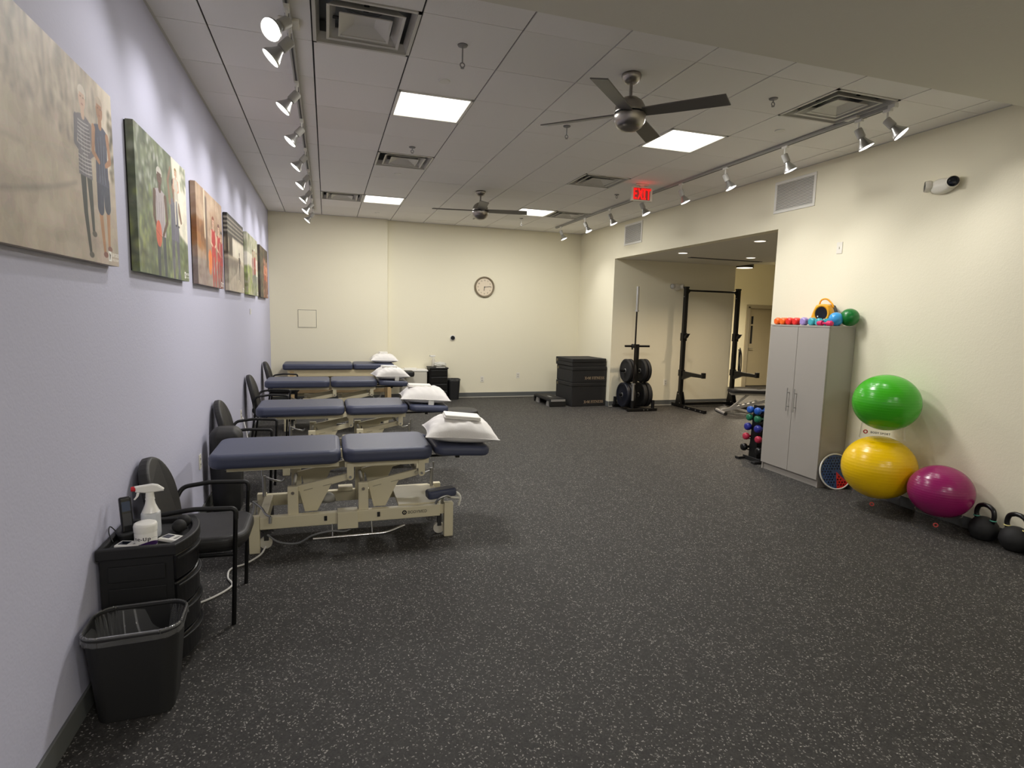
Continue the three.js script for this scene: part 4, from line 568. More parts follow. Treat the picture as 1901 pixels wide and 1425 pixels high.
function basket(x, z, turn, w, d, h, label, liner) {
  const t = thing('wastebasket', label, 'wastebasket', x, 0, z, turn); const n = 12, ring = (s, y, r) => { const pts = rrect(w * s, d * s, r).getPoints(n); return pts.map(p => [p.x, y, p.y]); };
  const loft = (rings) => { const v = [], idx = []; const m = rings[0].length; rings.forEach(R => R.forEach(p => v.push(...p))); for (let k = 0; k < rings.length - 1; k++) for (let i = 0; i < m; i++) { const a = k * m + i, b = k * m + (i + 1) % m, c = a + m, e = b + m; idx.push(a, c, b, b, c, e); } const g = new THREE.BufferGeometry(); g.setAttribute('position', new THREE.Float32BufferAttribute(v, 3)); g.setIndex(idx); g.setAttribute('uv', new THREE.Float32BufferAttribute(new Array(v.length / 3 * 2).fill(0), 2)); g.computeVertexNormals(); return g; };
  part('body', [loft([ring(0.78, 0.004, 0.05), ring(0.8, 0.02, 0.055), ring(0.985, h, 0.07), ring(0.96, h, 0.065), ring(0.775, 0.03, 0.05)]), slab(w * 0.78, d * 0.78, 0.02, 0.05, 0.004, 0, 0.002, 0, 1, 6)], M.rubber, t);
  part('rim', tube([...ring(0.99, h - 0.004, 0.07), ring(0.99, h - 0.004, 0.07)[0]], 0.008, 120, 8, 0.3), M.rubber, t);
  if (liner) {
    const wob = (R, a) => R.map((p, i) => [p[0] + a * Math.sin(i * 1.7), p[1] + a * 1.2 * Math.sin(i * 2.3 + 1), p[2] + a * Math.cos(i * 2.9)]);
    part('plastic_liner', loft([wob(ring(0.7, 0.1, 0.05), 0.004), wob(ring(0.86, 0.25, 0.06), 0.006), wob(ring(0.95, h - 0.02, 0.065), 0.003), ring(0.985, h + 0.01, 0.07), ring(1.03, h + 0.004, 0.075), wob(ring(1.035, h - 0.03, 0.078), 0.0025)]), M.film, t);
    part('liner_fold', tube([[-w * 0.1, h - 0.01, -d * 0.44], [-w * 0.02, h - 0.07, -d * 0.2], [w * 0.1, h - 0.1, d * 0.1], [w * 0.18, h - 0.06, d * 0.38]], 0.005, 30, 6), M.film, t); part('liner_fold', tube([[-w * 0.22, h - 0.01, -d * 0.44], [-w * 0.14, h - 0.08, -d * 0.1], [w * 0.0, h - 0.1, d * 0.25], [w * 0.04, h - 0.05, d * 0.42]], 0.0035, 30, 6), M.film, t);
  }
  return t;
}
basket(0.198, 8.64, 0.05, 0.345, 0.265, 0.375, 'black wastebasket with a clear liner, nearest the viewer', true);
basket(3.32, 0.14, 0, 0.26, 0.24, 0.4, 'small black wastebasket against the far wall', true);
{ const t = thing('covered_bin', 'black bin with a black cover bulging over its top behind the nearest table', 'bin', 0.165, 0, 6.1); part('body', [lathe([[0.0, 0.002], [0.105, 0.002], [0.11, 0.02], [0.128, 0.4], [0, 0.4]], 4).rotateY(Math.PI / 4).scale(1.25, 1, 1.15)], M.black, t); const g = bx(0.245, 0.29, 0.22, 0, 0.54, 0, 0.07, 6), p = g.attributes.position; for (let i = 0; i < p.count; i++) { const y = p.getY(i), w = 0.006 * Math.sin(p.getX(i) * 60 + y * 30) * Math.cos(p.getZ(i) * 45); p.setX(i, p.getX(i) + w); p.setZ(i, p.getZ(i) + w * 0.8); if (y > 0.6) p.setY(i, y + 0.02 * Math.cos(p.getX(i) * 12) * Math.cos(p.getZ(i) * 9)); } g.computeVertexNormals(); part('cover', g, M.chairSeat, t); part('grip', bx(0.05, 0.01, 0.01, 0.02, 0.36, 0.117, 0.004), M.darkGrey, t); }
// power cords on the floor
solo('power_cord', tube([[0.02, 0.008, 7.98], [0.2, 0.008, 7.83], [0.33, 0.008, 7.72], [0.4, 0.008, 7.6], [0.36, 0.008, 7.48], [0.36, 0.01, 7.36], [0.44, 0.012, 7.3], [0.52, 0.03, 7.22], [0.55, 0.06, 7.16]], 0.006, 90), M.cordWhite, 'white power cord on the floor under the nearest chair', 'cord');
solo('power_cord', tube([[0.02, 0.42, 4.02], [0.06, 0.3, 4.1], [0.12, 0.12, 4.2], [0.3, 0.008, 4.35], [0.5, 0.008, 4.5], [0.42, 0.008, 4.62], [0.56, 0.008, 4.66], [0.6, 0.05, 4.6], [0.66, 0.12, 4.62]], 0.006, 90), M.cordWhite, 'tangled white cord under the foot end of the second table', 'cord');

// ------------------------------------------------------------------ far wall: stool, white cabinet, drawer cart
{ const t = thing('round_stool', 'round black padded stool beyond the pillow of the nearest table', 'stool', 2.6, 0, 4.05); part('seat', lathe([[0, 0.36], [0.2, 0.36], [0.218, 0.37], [0.225, 0.4], [0.218, 0.435], [0.2, 0.448], [0, 0.452]], 40), M.chairSeat, t); part('column', cyl(0.025, 0.025, 0.28, 0, 0.22, 0, 'y', 16), M.steel, t); part('hub', cyl(0.05, 0.04, 0.05, 0, 0.085, 0, 'y', 16), M.black, t); for (let k = 0; k < 5; k++) { const a = k * 1.2566 + 0.3; part('base_arm', beam([0, 0.08, 0], [Math.cos(a) * 0.24, 0.065, Math.sin(a) * 0.24], 0.03, 0.02), M.black, t); part('caster', [cyl(0.025, 0.025, 0.018, Math.cos(a) * 0.24, 0.026, Math.sin(a) * 0.24, 'x', 14), bar([Math.cos(a) * 0.24, 0.026, Math.sin(a) * 0.24], [Math.cos(a) * 0.24, 0.065, Math.sin(a) * 0.24], 0.006)], M.rubber, t); } }
{ const t = thing('white_cabinet', 'low white cabinet between the wooden table and the far drawer cart', 'cabinet', 2.535, 0, 0.14); part('body', span(-0.24, 0.24, 0.02, 0.565, -0.16, 0.16, 0.006), M.offWhite, t); part('top', span(-0.26, 0.26, 0.565, 0.592, -0.175, 0.175, 0.005), M.white, t); part('door', span(-0.225, 0.225, 0.05, 0.55, 0.16, 0.172, 0.004), M.offWhite, t); part('plinth', span(-0.23, 0.23, 0, 0.03, -0.15, 0.14), M.darkGrey, t); }
solo('paper_stack', [span(2.33, 2.58, 0.592, 0.604, 0.04, 0.24, 0.002), span(2.36, 2.6, 0.604, 0.618, 0.06, 0.23, 0.002)], M.white, 'stack of white papers on the low white cabinet', 'papers');
{ const t = thing('drawer_cart', 'black plastic drawer cart against the far wall', 'cart', 3.0, 0, 0.16); part('carcass', span(-0.175, 0.175, 0.05, 0.62, -0.17, 0.15, 0.01), M.black, t); for (let k = 0; k < 4; k++) { const y0 = 0.065 + k * 0.137; const d = part('drawer', span(-0.16, 0.16, y0, y0 + 0.125, 0.15, 0.178, 0.006), M.blackGloss, t); part('pull_lip', span(-0.15, 0.15, y0 + 0.098, y0 + 0.112, 0.178, 0.19, 0.003), M.black, d); } part('top', span(-0.185, 0.185, 0.615, 0.64, -0.18, 0.19, 0.008), M.black, t); for (const [a, b] of [[-0.14, 0.13], [0.14, 0.13], [-0.14, -0.13], [0.14, -0.13]]) part('caster', cyl(0.024, 0.024, 0.02, a, 0.026, b, 'z', 14), M.rubber, t); }
{ const t = thing('spray_bottle', 'pale spray bottle on the far drawer cart', 'spray bottle', 2.93, 0.64, 0.1, 2.9); part('bottle', lathe([[0, 0], [0.036, 0], [0.038, 0.01], [0.038, 0.12], [0.016, 0.16], [0.014, 0.19], [0, 0.19]], 24), M.offWhite, t); const h = part('trigger_head', bx(0.1, 0.028, 0.024, 0.012, 0.205, 0, 0.006), M.white, t); part('trigger', bx(0.01, 0.035, 0.012, 0.045, 0.178, 0).rotateZ(0.1), M.white, h); part('nozzle', cyl(0.01, 0.01, 0.016, 0.066, 0.207, 0, 'x', 8), M.grey, h); }
{ const t = thing('plastic_bag', 'crumpled clear plastic bag on the far drawer cart', 'bag', 3.05, 0.64, 0.14); const g = new THREE.IcosahedronGeometry(0.1, 3), p = g.attributes.position; for (let i = 0; i < p.count; i++) { const a = p.getX(i), b = p.getY(i), c = p.getZ(i), k = 1 + 0.1 * Math.sin(a * 70) * Math.cos(c * 60) + 0.06 * Math.sin(b * 90 + a * 40); p.setXYZ(i, a * k * 1.25, Math.max(-0.042, b * k * 0.55) + 0.043, c * k * 0.9); } g.computeVertexNormals(); part('film', g, phy(0xe8e8e2, 0.3, { transmission: 0.45, thickness: 0 }), t); part('contents', slab(0.14, 0.1, 0.03, 0.02, 0.008, 0, 0.004, 0, 2, 4), M.offWhite, t); }
solo('paper_sheet', span(2.95, 3.12, 0.642, 0.646, 0.28, 0.345), M.white, 'white card lying on the front edge of the far drawer cart', 'card');

// ------------------------------------------------------------------ plyometric boxes and step
{
  const th = 0.08, px = 5.627, pz = 1.082, w = 0.73, d = 0.66; let y = 0;
  [[0.45, 'tallest black soft plyometric box at the bottom of the stack', 0], [0.302, 'middle black soft plyometric box in the stack', 0.006], [0.148, 'thin black soft plyometric box on top of the stack', -0.012]].forEach(([h, label, dx], i) => {
    const t = thing('plyo_box', label, 'exercise box', px + dx, y, pz - (i === 2 ? 0.01 : 0), th + (i === 2 ? 0.02 : i === 1 ? -0.008 : 0), 'stack of black soft boxes');
    part('body', bx(w, h - 0.07, d, 0, (h - 0.07) / 2 + 0.002, 0, 0.012, 3), M.blackSoft, t); part('lid', bx(w + 0.004, 0.07, d + 0.004, 0, h - 0.036, 0, 0.012, 3), M.blackSoft, t); part('seam', [bx(w + 0.006, 0.004, d + 0.006, 0, h - 0.072, 0)], M.black, t);
    if (i < 2) part('lettering', text('X\u2022M FITNESS', 0.05, serif, 0.001).scale(0.92, 1, 1).translate(0.105, 0.085, d / 2 + 0.0005), std(0x9d8a72, 0.6), t);
    part('strap', bx(0.004, 0.05, 0.05, -w / 2 - 0.001, h - 0.06, -d / 2 + 0.06, 0.001), std(0x6d6248, 0.7), t); y += h;
  });
  const s = thing('aerobic_step', 'low black aerobic step platform beside the box stack', 'step', 5.03, 0, 0.98, 0.03);
  part('platform', ext((() => { const q = rrect(0.33, 0.82, 0.03); return q; })(), 0.024, 0.006, 2, 4).rotateX(-Math.PI / 2).translate(0, 0.105, 0), M.blackSoft, s); part('top_mat', slab(0.29, 0.76, 0.006, 0.03, 0.002, 0, 0.14, 0, 1, 4), M.rubber, s); part('label_strip', [bx(0.05, 0.002, 0.14, -0.02, 0.147, 0.05)], M.grey, s);
  part('end_skirt', [bx(0.33, 0.1, 0.05, 0, 0.055, 0.385, 0.01), bx(0.33, 0.1, 0.05, 0, 0.055, -0.385, 0.01)], M.black, s); part('grip_strip', bx(0.29, 0.04, 0.006, 0, 0.118, 0.412, 0.002), M.grey, s);
  for (const [a, b] of [[-0.14, 0.28], [-0.14, -0.24], [0.14, 0.28], [0.14, -0.24]]) part('riser_foot', ext((() => { const q = new THREE.Shape(); q.moveTo(-0.07, 0); q.lineTo(-0.05, 0.1); q.lineTo(0.03, 0.1); q.quadraticCurveTo(0.07, 0.07, 0.075, 0); q.closePath(); return q; })(), 0.03).rotateY(Math.PI / 2).translate(a - 0.015, 0, b), M.grey, s);
}
// ------------------------------------------------------------------ weight tree with plates and a standing barbell
{
  const X = 6.39, Z = 1.83, t = thing('weight_tree', 'black weight plate tree standing in the alcove mouth', 'weight tree', X, 0, Z);
  part('post', span(-0.03, 0.03, 0.04, 1.2, -0.03, 0.03, 0.005), M.blackMetal, t); part('base', [span(-0.3, 0.3, 0.005, 0.055, 0.245, 0.305, 0.006), span(-0.3, 0.3, 0.005, 0.055, -0.3, -0.24, 0.006), span(-0.03, 0.03, 0.01, 0.055, -0.27, 0.27, 0.004)], M.blackMetal, t);
  for (const [a, b] of [[-0.2, 0.275], [0.22, 0.275], [-0.26, -0.27], [0.26, -0.27]]) part('bar_holder', cyl(0.03, 0.03, 0.15, a, 0.125, b, 'y', 18), M.blackMetal, t);
  part('bolt', [cyl(0.009, 0.009, 0.008, 0.02, 0.03, 0.309, 'z', 12), cyl(0.009, 0.009, 0.008, 0.1, 0.03, 0.309, 'z', 12)], M.steel, t);
  for (const y of [0.27, 0.715]) part('plate_peg', bar([-0.32, y, 0], [0.32, y, 0], 0.024, 18), M.blackMetal, t); part('storage_peg', bar([-0.25, 1.165, 0], [0.25, 1.165, 0], 0.02, 16), M.blackMetal, t); part('collar_clip', [torus(0.03, 0.012, -0.1, 1.165, 0, 'x', 20, 8), torus(0.03, 0.012, -0.055, 1.165, 0, 'x', 20, 8), bx(0.02, 0.05, 0.03, -0.1, 1.125, 0, 0.005)], M.blackSoft, t);
  const plateGeo = (r, w) => lathe([[0.027, -w / 2], [r * 0.3, -w / 2], [r * 0.34, -w * 0.32], [r * 0.78, -w * 0.32], [r * 0.82, -w / 2], [r - 0.012, -w / 2], [r, -w / 2 + 0.012], [r, w / 2 - 0.012], [r - 0.012, w / 2], [r * 0.82, w / 2], [r * 0.78, w * 0.32], [r * 0.34, w * 0.32], [r * 0.3, w / 2], [0.027, w / 2], [0.027, -w / 2]], 44).rotateZ(Math.PI / 2);
  const P = [[0.715, -0.205, 0.215, 0.05, 'black bumper plate with an exposed face on the upper left peg'], [0.715, -0.135, 0.215, 0.06, 'black bumper plate behind the first one on the upper left peg'], [0.715, 0.105, 0.215, 0.06, 'black bumper plate on the upper right peg, next to the post'], [0.715, 0.18, 0.215, 0.06, 'black bumper plate on the upper right peg, outermost'], [0.27, -0.237, 0.228, 0.07, 'bluish black bumper plate on the lower left peg, facing out'], [0.27, -0.145, 0.228, 0.08, 'black bumper plate on the lower left peg, next to the post'], [0.27, 0.11, 0.228, 0.08, 'black bumper plate on the lower right peg, next to the post'], [0.27, 0.208, 0.228, 0.08, 'black bumper plate on the lower right peg, outermost']];
  P.forEach(([y, x, r, w, label], i) => { const p = thing('bumper_plate', label, 'weight plate', X + x, y, Z, 0, 'bumper plates on the weight tree'); part('disc', plateGeo(r, w), i === 4 ? std(0x10131f, 0.45) : M.rubber, p); part('hub', [torus(0.034, 0.006, -w / 2, 0, 0, 'x', 24, 8), torus(0.034, 0.006, w / 2, 0, 0, 'x', 24, 8)], M.steel, p); });
  const b = thing('barbell', 'steel barbell standing upright in the weight tree', 'barbell', X - 0.2, 0.06, Z + 0.275); part('shaft', cyl(0.0145, 0.0145, 1.32, 0, 1.09, 0, 'y', 16), std(0x2a2522, 0.4, { metalness: 0.7 }), b); part('sleeve', [cyl(0.025, 0.025, 0.425, 0, 0.2225, 0, 'y', 20), cyl(0.036, 0.036, 0.025, 0, 0.44, 0, 'y', 20)], M.steel, b); part('sleeve', [cyl(0.025, 0.025, 0.425, 0, 1.955, 0, 'y', 20), cyl(0.036, 0.036, 0.025, 0, 1.74, 0, 'y', 20)], M.steel, b);
}
// ------------------------------------------------------------------ squat rack
{
  const t = thing('squat_rack', 'tall black squat rack with a pull up bar in the alcove', 'squat rack', 7.99, 0, 1.77);
  for (const s of [-1, 1]) {
    const x = s * 0.585;
    part('upright', span(x - 0.035, x + 0.035, 0.05, 2.27, -0.035, 0.035, 0.006), M.blackMetal, t); part('base_foot', span(x - 0.03, x + 0.03, 0.004, 0.06, -0.24, 0.8, 0.006), M.blackMetal, t); part('gusset', [plate([[-0.09, 0.06], [0.12, 0.06], [0.04, 0.3], [-0.04, 0.3]], 0.01).rotateY(-Math.PI / 2).translate(x - 0.04, 0, 0), plate([[-0.09, 0.06], [0.12, 0.06], [0.04, 0.3], [-0.04, 0.3]], 0.01).rotateY(-Math.PI / 2).translate(x + 0.04, 0, 0)], M.blackMetal, t);
    part('bolt', [[0.03, 0.2], [0.03, 0.35], [0.03, 0.55], [0.03, 0.7], [0.09, 0.06], [0.26, 0.0], [2.1, 0.0]].map(([y, z]) => cyl(0.011, 0.011, 0.008, x - 0.046 + (y < 0.05 ? 0.012 : y > 2 ? 0.008 : 0), y, z, 'x', 12)), M.steel, t);
    part('spotter_arm', [plate([[0.03, 0.7], [0.66, 0.685], [0.66, 0.63], [0.3, 0.62], [0.03, 0.53]], 0.05).rotateY(-Math.PI / 2).translate(x, 0, 0), bx(0.07, 0.1, 0.05, x, 0.675, 0.68, 0.005), span(x - 0.045, x + 0.045, 0.6, 0.72, -0.045, 0.05, 0.004)], M.blackMetal, t);
    part('bar_hook', [span(x - 0.045, x + 0.045, 1.27, 1.42, -0.045, 0.045, 0.004), plate([[0.04, 1.3], [0.1, 1.34], [0.16, 1.41], [0.13, 1.41], [0.09, 1.37], [0.04, 1.37]], 0.06).rotateY(-Math.PI / 2).translate(x, 0, 0)], M.blackMetal, t); part('top_cap', span(x - 0.04, x + 0.04, 2.255, 2.285, -0.04, 0.04, 0.004), M.black, t);
  }
  part('pull_up_bar', [bar([-0.55, 2.215, 0], [0.55, 2.215, 0], 0.017, 16), plate([[-0.55, 2.25], [-0.5, 2.225], [-0.5, 2.205], [-0.55, 2.14]], 0.03), plate([[0.55, 2.25], [0.55, 2.14], [0.5, 2.205], [0.5, 2.225]], 0.03)], M.blackMetal, t); part('rear_crossmember', span(-0.56, 0.56, 0.03, 0.085, -0.05, 0.01, 0.005), M.blackMetal, t);
  const b = thing('resistance_bands', 'dark exercise bands hanging on the right upright of the rack', 'resistance bands', 8.6, 0, 1.83); part('band_loop', [tube([[0.03, 1.12, 0], [0.055, 0.98, 0.01], [0.06, 0.8, 0.01], [0.05, 0.7, 0.01], [0.035, 0.72, 0.015], [0.03, 0.9, 0.015], [0.03, 1.12, 0.01]], 0.009, 50), tube([[0.04, 1.15, 0.02], [0.08, 1.0, 0.03], [0.09, 0.76, 0.03], [0.075, 0.66, 0.03], [0.06, 0.7, 0.03], [0.055, 0.95, 0.03], [0.04, 1.14, 0.025]], 0.01, 50)], M.black, b);
}
// ------------------------------------------------------------------ bench
{
  const t = thing('weight_bench', 'black padded weight bench with silver legs in the alcove', 'bench', 7.82, 0, 2.55, -0.32);
  part('back_pad', slab(0.78, 0.28, 0.06, 0.05, 0.016, 0.46, 0.385, 0, 4, 6), M.blackSoft, t); part('seat_pad', slab(0.32, 0.28, 0.06, 0.05, 0.016, 1.03, 0.385, 0, 4, 6), M.blackSoft, t); part('pad_rail', [span(0.1, 1.15, 0.345, 0.385, -0.05, -0.02), span(0.1, 1.15, 0.345, 0.385, 0.02, 0.05)], M.silver, t);
  part('main_rail', beam([-0.06, 0.045, 0], [0.85, 0.27, 0], 0.05, 0.05), M.silver, t); part('seat_post', [beam([0.85, 0.25, 0], [0.9, 0.36, 0], 0.05, 0.05), beam([0.8, 0.25, 0], [1.05, 0.04, 0], 0.05, 0.05)], M.silver, t); part('ladder', beam([0.08, 0.075, 0], [0.42, 0.355, 0], 0.04, 0.032), M.silver, t); const teeth = []; for (let k = 0; k < 5; k++) teeth.push(bx(0.035, 0.035, 0.03, 0.2 + k * 0.09, 0.145 + k * 0.0225, 0)); part('adjuster_teeth', teeth, M.silver, t);
  part('rear_foot', [bar([-0.06, 0.03, -0.24], [-0.06, 0.03, 0.24], 0.027, 14)], M.silver, t); part('front_foot', [bar([1.05, 0.03, -0.22], [1.05, 0.03, 0.22], 0.027, 14)], M.silver, t); part('end_cap', [bar([-0.06, 0.03, 0.235], [-0.06, 0.03, 0.265], 0.029, 14), bar([-0.06, 0.03, -0.265], [-0.06, 0.03, -0.235], 0.029, 14)], M.black, t); part('pin', cyl(0.01, 0.01, 0.06, 0.78, 0.33, 0.03, 'y', 12), M.chrome, t);
}
// ------------------------------------------------------------------ dumbbell rack beside the cabinet
function hexHead(r, w, x) { return new THREE.CylinderGeometry(r, r, w, 6, 1).rotateY(Math.PI / 6).rotateZ(Math.PI / 2).translate(x, 0, 0); }
function dumbbell(name, label, group, x, y, z, turn, r, len, mat, hex) {
  const t = thing(name, label, 'dumbbell', x, y, z, turn, group); part('handle', cyl(r * 0.36, r * 0.36, len * 0.7, 0, 0, 0, 'x', 14), mat, t);
  for (const s of [-1, 1]) part('head', hex ? [hexHead(r, len * 0.3, s * len * 0.34), new THREE.CylinderGeometry(r * 0.72, r, len * 0.07, 6, 1).rotateY(Math.PI / 6).rotateZ(-s * Math.PI / 2).translate(s * len * 0.525, 0, 0)] : [lathe([[0, -0.5], [0.6, -0.48], [0.88, -0.36], [1, -0.1], [1, 0.1], [0.88, 0.36], [0.6, 0.48], [0, 0.5]].map(([a, b]) => [a * r, b * r * 1.5]), 20).rotateZ(Math.PI / 2).translate(s * len * 0.34, 0, 0)], mat, t);
  return t;
}
{
  const rx = 5.87, rz = 5.665, t = thing('dumbbell_rack', 'narrow black dumbbell tower beside the grey cabinet', 'dumbbell rack', rx, 0, rz);
  part('tower', plate([[-0.07, 0.05], [0.07, 0.05], [0.035, 0.68], [-0.035, 0.68]], 0.1).rotateY(Math.PI / 2), M.blackMetal, t); part('base', [span(-0.15, 0.12, 0.0, 0.03, -0.19, -0.12, 0.006), span(-0.15, 0.12, 0.0, 0.03, 0.09, 0.16, 0.006), span(-0.06, 0.06, 0.0, 0.05, -0.16, 0.14, 0.006)], M.black, t);
  const rows = [[0.61, 0.062, M.dbBlue, 'bright blue', 0.043], [0.517, 0.068, M.dbGreen, 'dark green', 0.042], [0.4, 0.085, M.dbNavy, 'navy blue', 0.046], [0.278, 0.105, M.dbRed, 'dark red', 0.043], [0.14, 0.128, M.blackGloss, 'black', 0.046]];
  for (const [y, off, m, c, r] of rows) { part('cradle', [span(-0.03, 0.03, y - 0.03, y - 0.018, -off - 0.02, off + 0.02, 0.003)], M.blackMetal, t); for (const s of [-1, 1]) dumbbell('dumbbell', `${c} dumbbell on the ${s < 0 ? 'outer' : 'cabinet'} side of the dumbbell tower`, 'dumbbells on the tower', rx - 0.01, y + r * 0.36 - 0.012 + 0.004, rz + s * off, 0.0, r, 0.19, m, false); }
}
// ------------------------------------------------------------------ grey cabinet and the things on it
{
  const t = thing('storage_cabinet', 'tall light grey two door storage cabinet against the right wall', 'cabinet', 5.69, 0, 5.95); const d = 0.335, w = 0.8, h = 1.642;
  part('body', [span(0.018, d, 0.0, h - 0.018, 0, 0.018), span(0.018, d, 0.0, h - 0.018, w - 0.018, w), span(0.018, d, 0.085, 0.1, 0.018, w - 0.018), span(d - 0.008, d, 0.1, h - 0.018, 0.018, w - 0.018)], M.cabinet, t); part('top', span(0.0, d, h - 0.018, h, -0.001, w + 0.001, 0.002), M.cabinet, t); part('plinth', span(0.03, 0.045, 0, 0.085, 0.018, w - 0.018), M.cabinet, t);
  for (const [a, b, hz] of [[0.001, w / 2 - 0.002, w / 2 - 0.05], [w / 2 + 0.002, w - 0.001, w / 2 + 0.05]]) { const dr = part('door', span(0.0, 0.017, 0.08, h - 0.021, a, b, 0.0015), M.cabinet, t); part('handle', [bar([-0.03, 0.72, hz], [-0.03, 0.97, hz], 0.005), bar([-0.03, 0.77, hz], [0.0, 0.77, hz], 0.004), bar([-0.03, 0.92, hz], [0.0, 0.92, hz], 0.004)], M.steel, dr); }
}
const CH = 1.642;
[[6.0, M.orange, 'small orange hex dumbbell at the left end on the cabinet', 0.04], [6.082, M.orange, 'small orange hex dumbbell second from the left on the cabinet', 0.04], [6.172, M.redBright, 'small red hex dumbbell next to the orange pair on the cabinet', 0.041], [6.265, M.redBright, 'small red hex dumbbell beside the lilac one on the cabinet', 0.041], [6.372, M.lilac, 'small lilac hex dumbbell on the cabinet', 0.044], [6.482, M.teal, 'small teal hex dumbbell beside the lilac one on the cabinet', 0.042], [6.568, M.teal, 'small teal hex dumbbell beside the pink one on the cabinet', 0.04]].forEach(([z, m, label, r]) => dumbbell('vinyl_dumbbell', label, 'coloured dumbbells on the cabinet', 5.79, CH + r * 0.87, z, 0, r, 0.15, m, true));
dumbbell('vinyl_dumbbell', 'small pink dumbbell lying sideways on the cabinet', 'coloured dumbbells on the cabinet', 5.725, CH + 0.024, 6.655, Math.PI / 2 + 0.1, 0.028, 0.15, M.pink, true);
solo('exercise_ball', ball(0.068, 5.83, CH + 0.069, 6.683, 32), M.sky, 'small sky blue ball on the cabinet', 'ball'); solo('exercise_ball', ball(0.088, 5.93, CH + 0.089, 6.75, 32), M.greenDark, 'small dark green ball on the cabinet corner', 'ball');
{ const t = thing('defibrillator', 'yellow and navy defibrillator case with a carrying handle on the cabinet', 'defibrillator', 5.9, CH, 6.47, -Math.PI / 2 + 0.35); t.scale.setScalar(1.1);
  const s = new THREE.Shape(); s.moveTo(-0.105, 0); s.lineTo(0.105, 0); s.quadraticCurveTo(0.105, 0.1, 0.06, 0.19); s.quadraticCurveTo(0, 0.215, -0.06, 0.19); s.quadraticCurveTo(-0.105, 0.1, -0.105, 0);
  part('back_case', ext(s, 0.06, 0.014, 3, 10).translate(0, 0, -0.075), std(0x2b3346, 0.5), t); part('front_case', ext(s, 0.05, 0.018, 3, 10).translate(0, 0, 0.0), M.aed, t); part('bezel', torus(0.066, 0.012, 0, 0.1, 0.068, 'z', 36, 10).scale(1, 1.15, 1).translate(0, -0.004, 0), M.aed, t); const sc = part('panel', cyl(0.06, 0.06, 0.012, 0, 0, 0, 'z', 32).scale(1, 1.18, 1).translate(0, 0.111, 0.066), M.glassDark, t); part('icons', [bx(0.012, 0.026, 0.002, -0.005, 0.055, 0.073), bx(0.009, 0.012, 0.002, -0.03, 0.085, 0.073), bx(0.008, 0.009, 0.002, 0.03, 0.06, 0.073)], M.white, sc); part('handle', bent([[-0.06, 0.175, 0.0], [-0.045, 0.245, 0.0], [0.01, 0.255, 0], [0.065, 0.2, 0], [0.075, 0.17, 0.0]], 0.008, 0.03), M.aed, t); }
// ------------------------------------------------------------------ round perforated paddle, balls in clear rings, kettlebells
{ const t = thing('perforated_paddle', 'round blue perforated paddle with a white rim leaning on the cabinet', 'paddle', 5.865, 0.0, 6.85); t.rotation.set(-0.22, -0.18, 0, 'YXZ'); const R = 0.18;
  const wedge = (a0, a1, m, name) => { const edge = [[0, 0]]; for (let k = 0; k <= 40; k++) { const a = a0 + (a1 - a0) * k / 40; edge.push([Math.cos(a) * (R - 0.006), Math.sin(a) * (R - 0.006)]); } const s = poly(edge); const inS = (x, y) => { let a = Math.atan2(y, x); while (a < a0) a += 6.28319; return (a - a0) * Math.hypot(x, y) > 0.014 && (a1 - a) * Math.hypot(x, y) > 0.014 && Math.hypot(x, y) < R - 0.022 && Math.hypot(x, y) > 0.03; }; for (let i = -7; i <= 7; i++) for (let j = -7; j <= 7; j++) { const x = i * 0.03 + (j % 2) * 0.015, y = j * 0.027; if (!inS(x, y)) continue; const h = new THREE.Path(); for (let q = 0; q < 8; q++) { const a = -q * Math.PI / 4; if (q) h.lineTo(x + 0.01 * Math.cos(a), y + 0.01 * Math.sin(a)); else h.moveTo(x + 0.01, y); } h.closePath(); s.holes.push(h); } part(name, ext(s, 0.008, 0, 1, 4).translate(0, R, -0.006), m, t); };
  wedge(-0.75, 6.28319 - 1.6, std(0x35507f, 0.5), 'blue_mesh'); wedge(-1.6, -0.75, M.redBright, 'red_mesh'); part('rim', torus(R - 0.004, 0.008, 0, R, 0, 'z', 60, 8), M.white, t); }
const ribs = dataTex(256, (i, j) => { const v = 128 + 110 * Math.sin(j / 256 * Math.PI * 2 * 32); return [v, v, v]; }, false, 1); for (const m of [M.green, M.yellow, M.purple]) { m.bumpMap = ribs; m.bumpScale = 0.0005; }
function gymBall(x, y, z, rw, rh, m, label) { const g = new THREE.SphereGeometry(1, 64, 44).scale(rw, rh, rw).translate(x, y, z); const bm = m; return solo('exercise_ball', g, bm, label, 'exercise ball', 'large exercise balls'); }
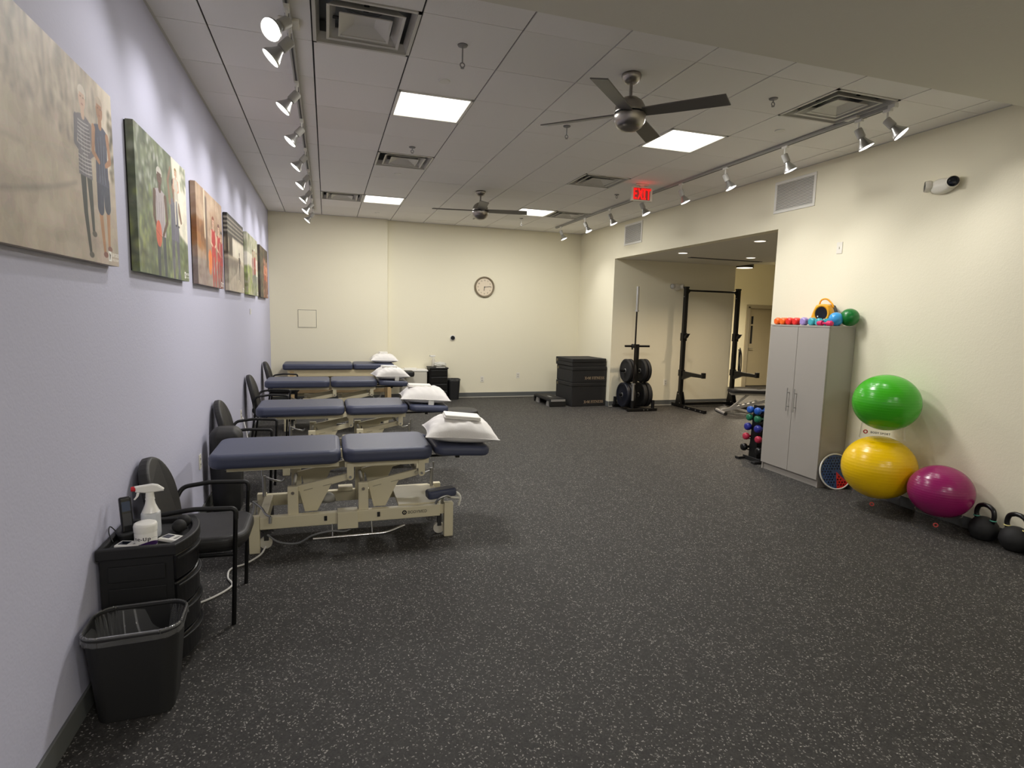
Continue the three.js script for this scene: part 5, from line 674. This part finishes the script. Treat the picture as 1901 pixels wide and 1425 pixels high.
function clearRing(x, y, z, r0, r1, h, label, brand) { const t = thing('ball_stand', label, 'ball stand', x, y, z); part('ring', lathe([[r0, 0], [r1, h], [r1 - 0.004, h], [r0 - 0.004, 0], [r0, 0]], 48), M.clear, t); part('rim', [torus(r1, 0.004, 0, h, 0, 'y', 48, 6), torus(r0, 0.004, 0, 0.004, 0, 'y', 48, 6)], M.clear, t);
  const turn = -1.0; const mk = g => g.translate(0, h * 0.5, (r0 + r1) / 2 + 0.001).rotateY(turn); part('brand_mark', mk(torus(0.014, 0.005, brand ? -0.108 : 0, 0, 0, 'z', 20, 6)), std(0xb04038, 0.5), t); if (brand) part('brand_lettering', mk(text('BODY SPORT', 0.018, font, 0.001).translate(0.005, 0, 0.0)), M.darkGrey, t); return t; }
gymBall(5.715, 0.385, 7.4, 0.3, 0.282, M.yellow, 'large yellow exercise ball under the green one'); gymBall(5.735, 0.975, 7.395, 0.268, 0.25, M.green, 'large green exercise ball on top of the yellow one'); gymBall(5.775, 0.315, 7.925, 0.232, 0.213, M.purple, 'purple exercise ball beside the kettlebells');
clearRing(5.715, 0, 7.4, 0.2, 0.185, 0.17, 'clear plastic ring stand under the yellow ball', false); clearRing(5.725, 0.645, 7.395, 0.178, 0.166, 0.15, 'clear plastic ring stand between the yellow and green balls', true); clearRing(5.775, 0, 7.925, 0.17, 0.16, 0.14, 'clear plastic ring stand under the purple ball', false);
function kettlebell(x, z, m, label, turn) { const t = thing('kettlebell', label, 'kettlebell', x, 0, z, turn, 'black kettlebells along the wall'); part('body', lathe([[0, 0.002], [0.055, 0.002], [0.078, 0.02], [0.096, 0.06], [0.1, 0.09], [0.092, 0.125], [0.07, 0.158], [0.035, 0.178], [0, 0.182]], 36), M.rubber, t); part('handle', tube([[0, 0.15, 0.062], [0, 0.2, 0.072], [0, 0.25, 0.06], [0, 0.272, 0.025], [0, 0.275, 0], [0, 0.272, -0.025], [0, 0.25, -0.06], [0, 0.2, -0.072], [0, 0.15, -0.062]], 0.0175, 60, 12), M.blackGloss, t); part('colour_ring', [torus(0.0185, 0.005, 0, 0.172, 0.068, 'y', 20, 6), torus(0.0185, 0.005, 0, 0.172, -0.068, 'y', 20, 6)], m, t); }
kettlebell(5.9, 8.2, std(0x4c9a84, 0.5), 'black kettlebell with green rings next to the purple ball', -0.15); kettlebell(5.895, 8.425, std(0xd8cf8a, 0.5), 'black kettlebell with pale yellow rings, second from the purple ball', -0.1); kettlebell(5.89, 8.64, std(0x8a8a8a, 0.5), 'black kettlebell cut off by the right picture edge', -0.1);

// ------------------------------------------------------------------ hand over
scene.traverse(o => { if (o.isMesh) { o.castShadow = true; o.receiveShadow = true; } });
renderer.render(scene, camera);
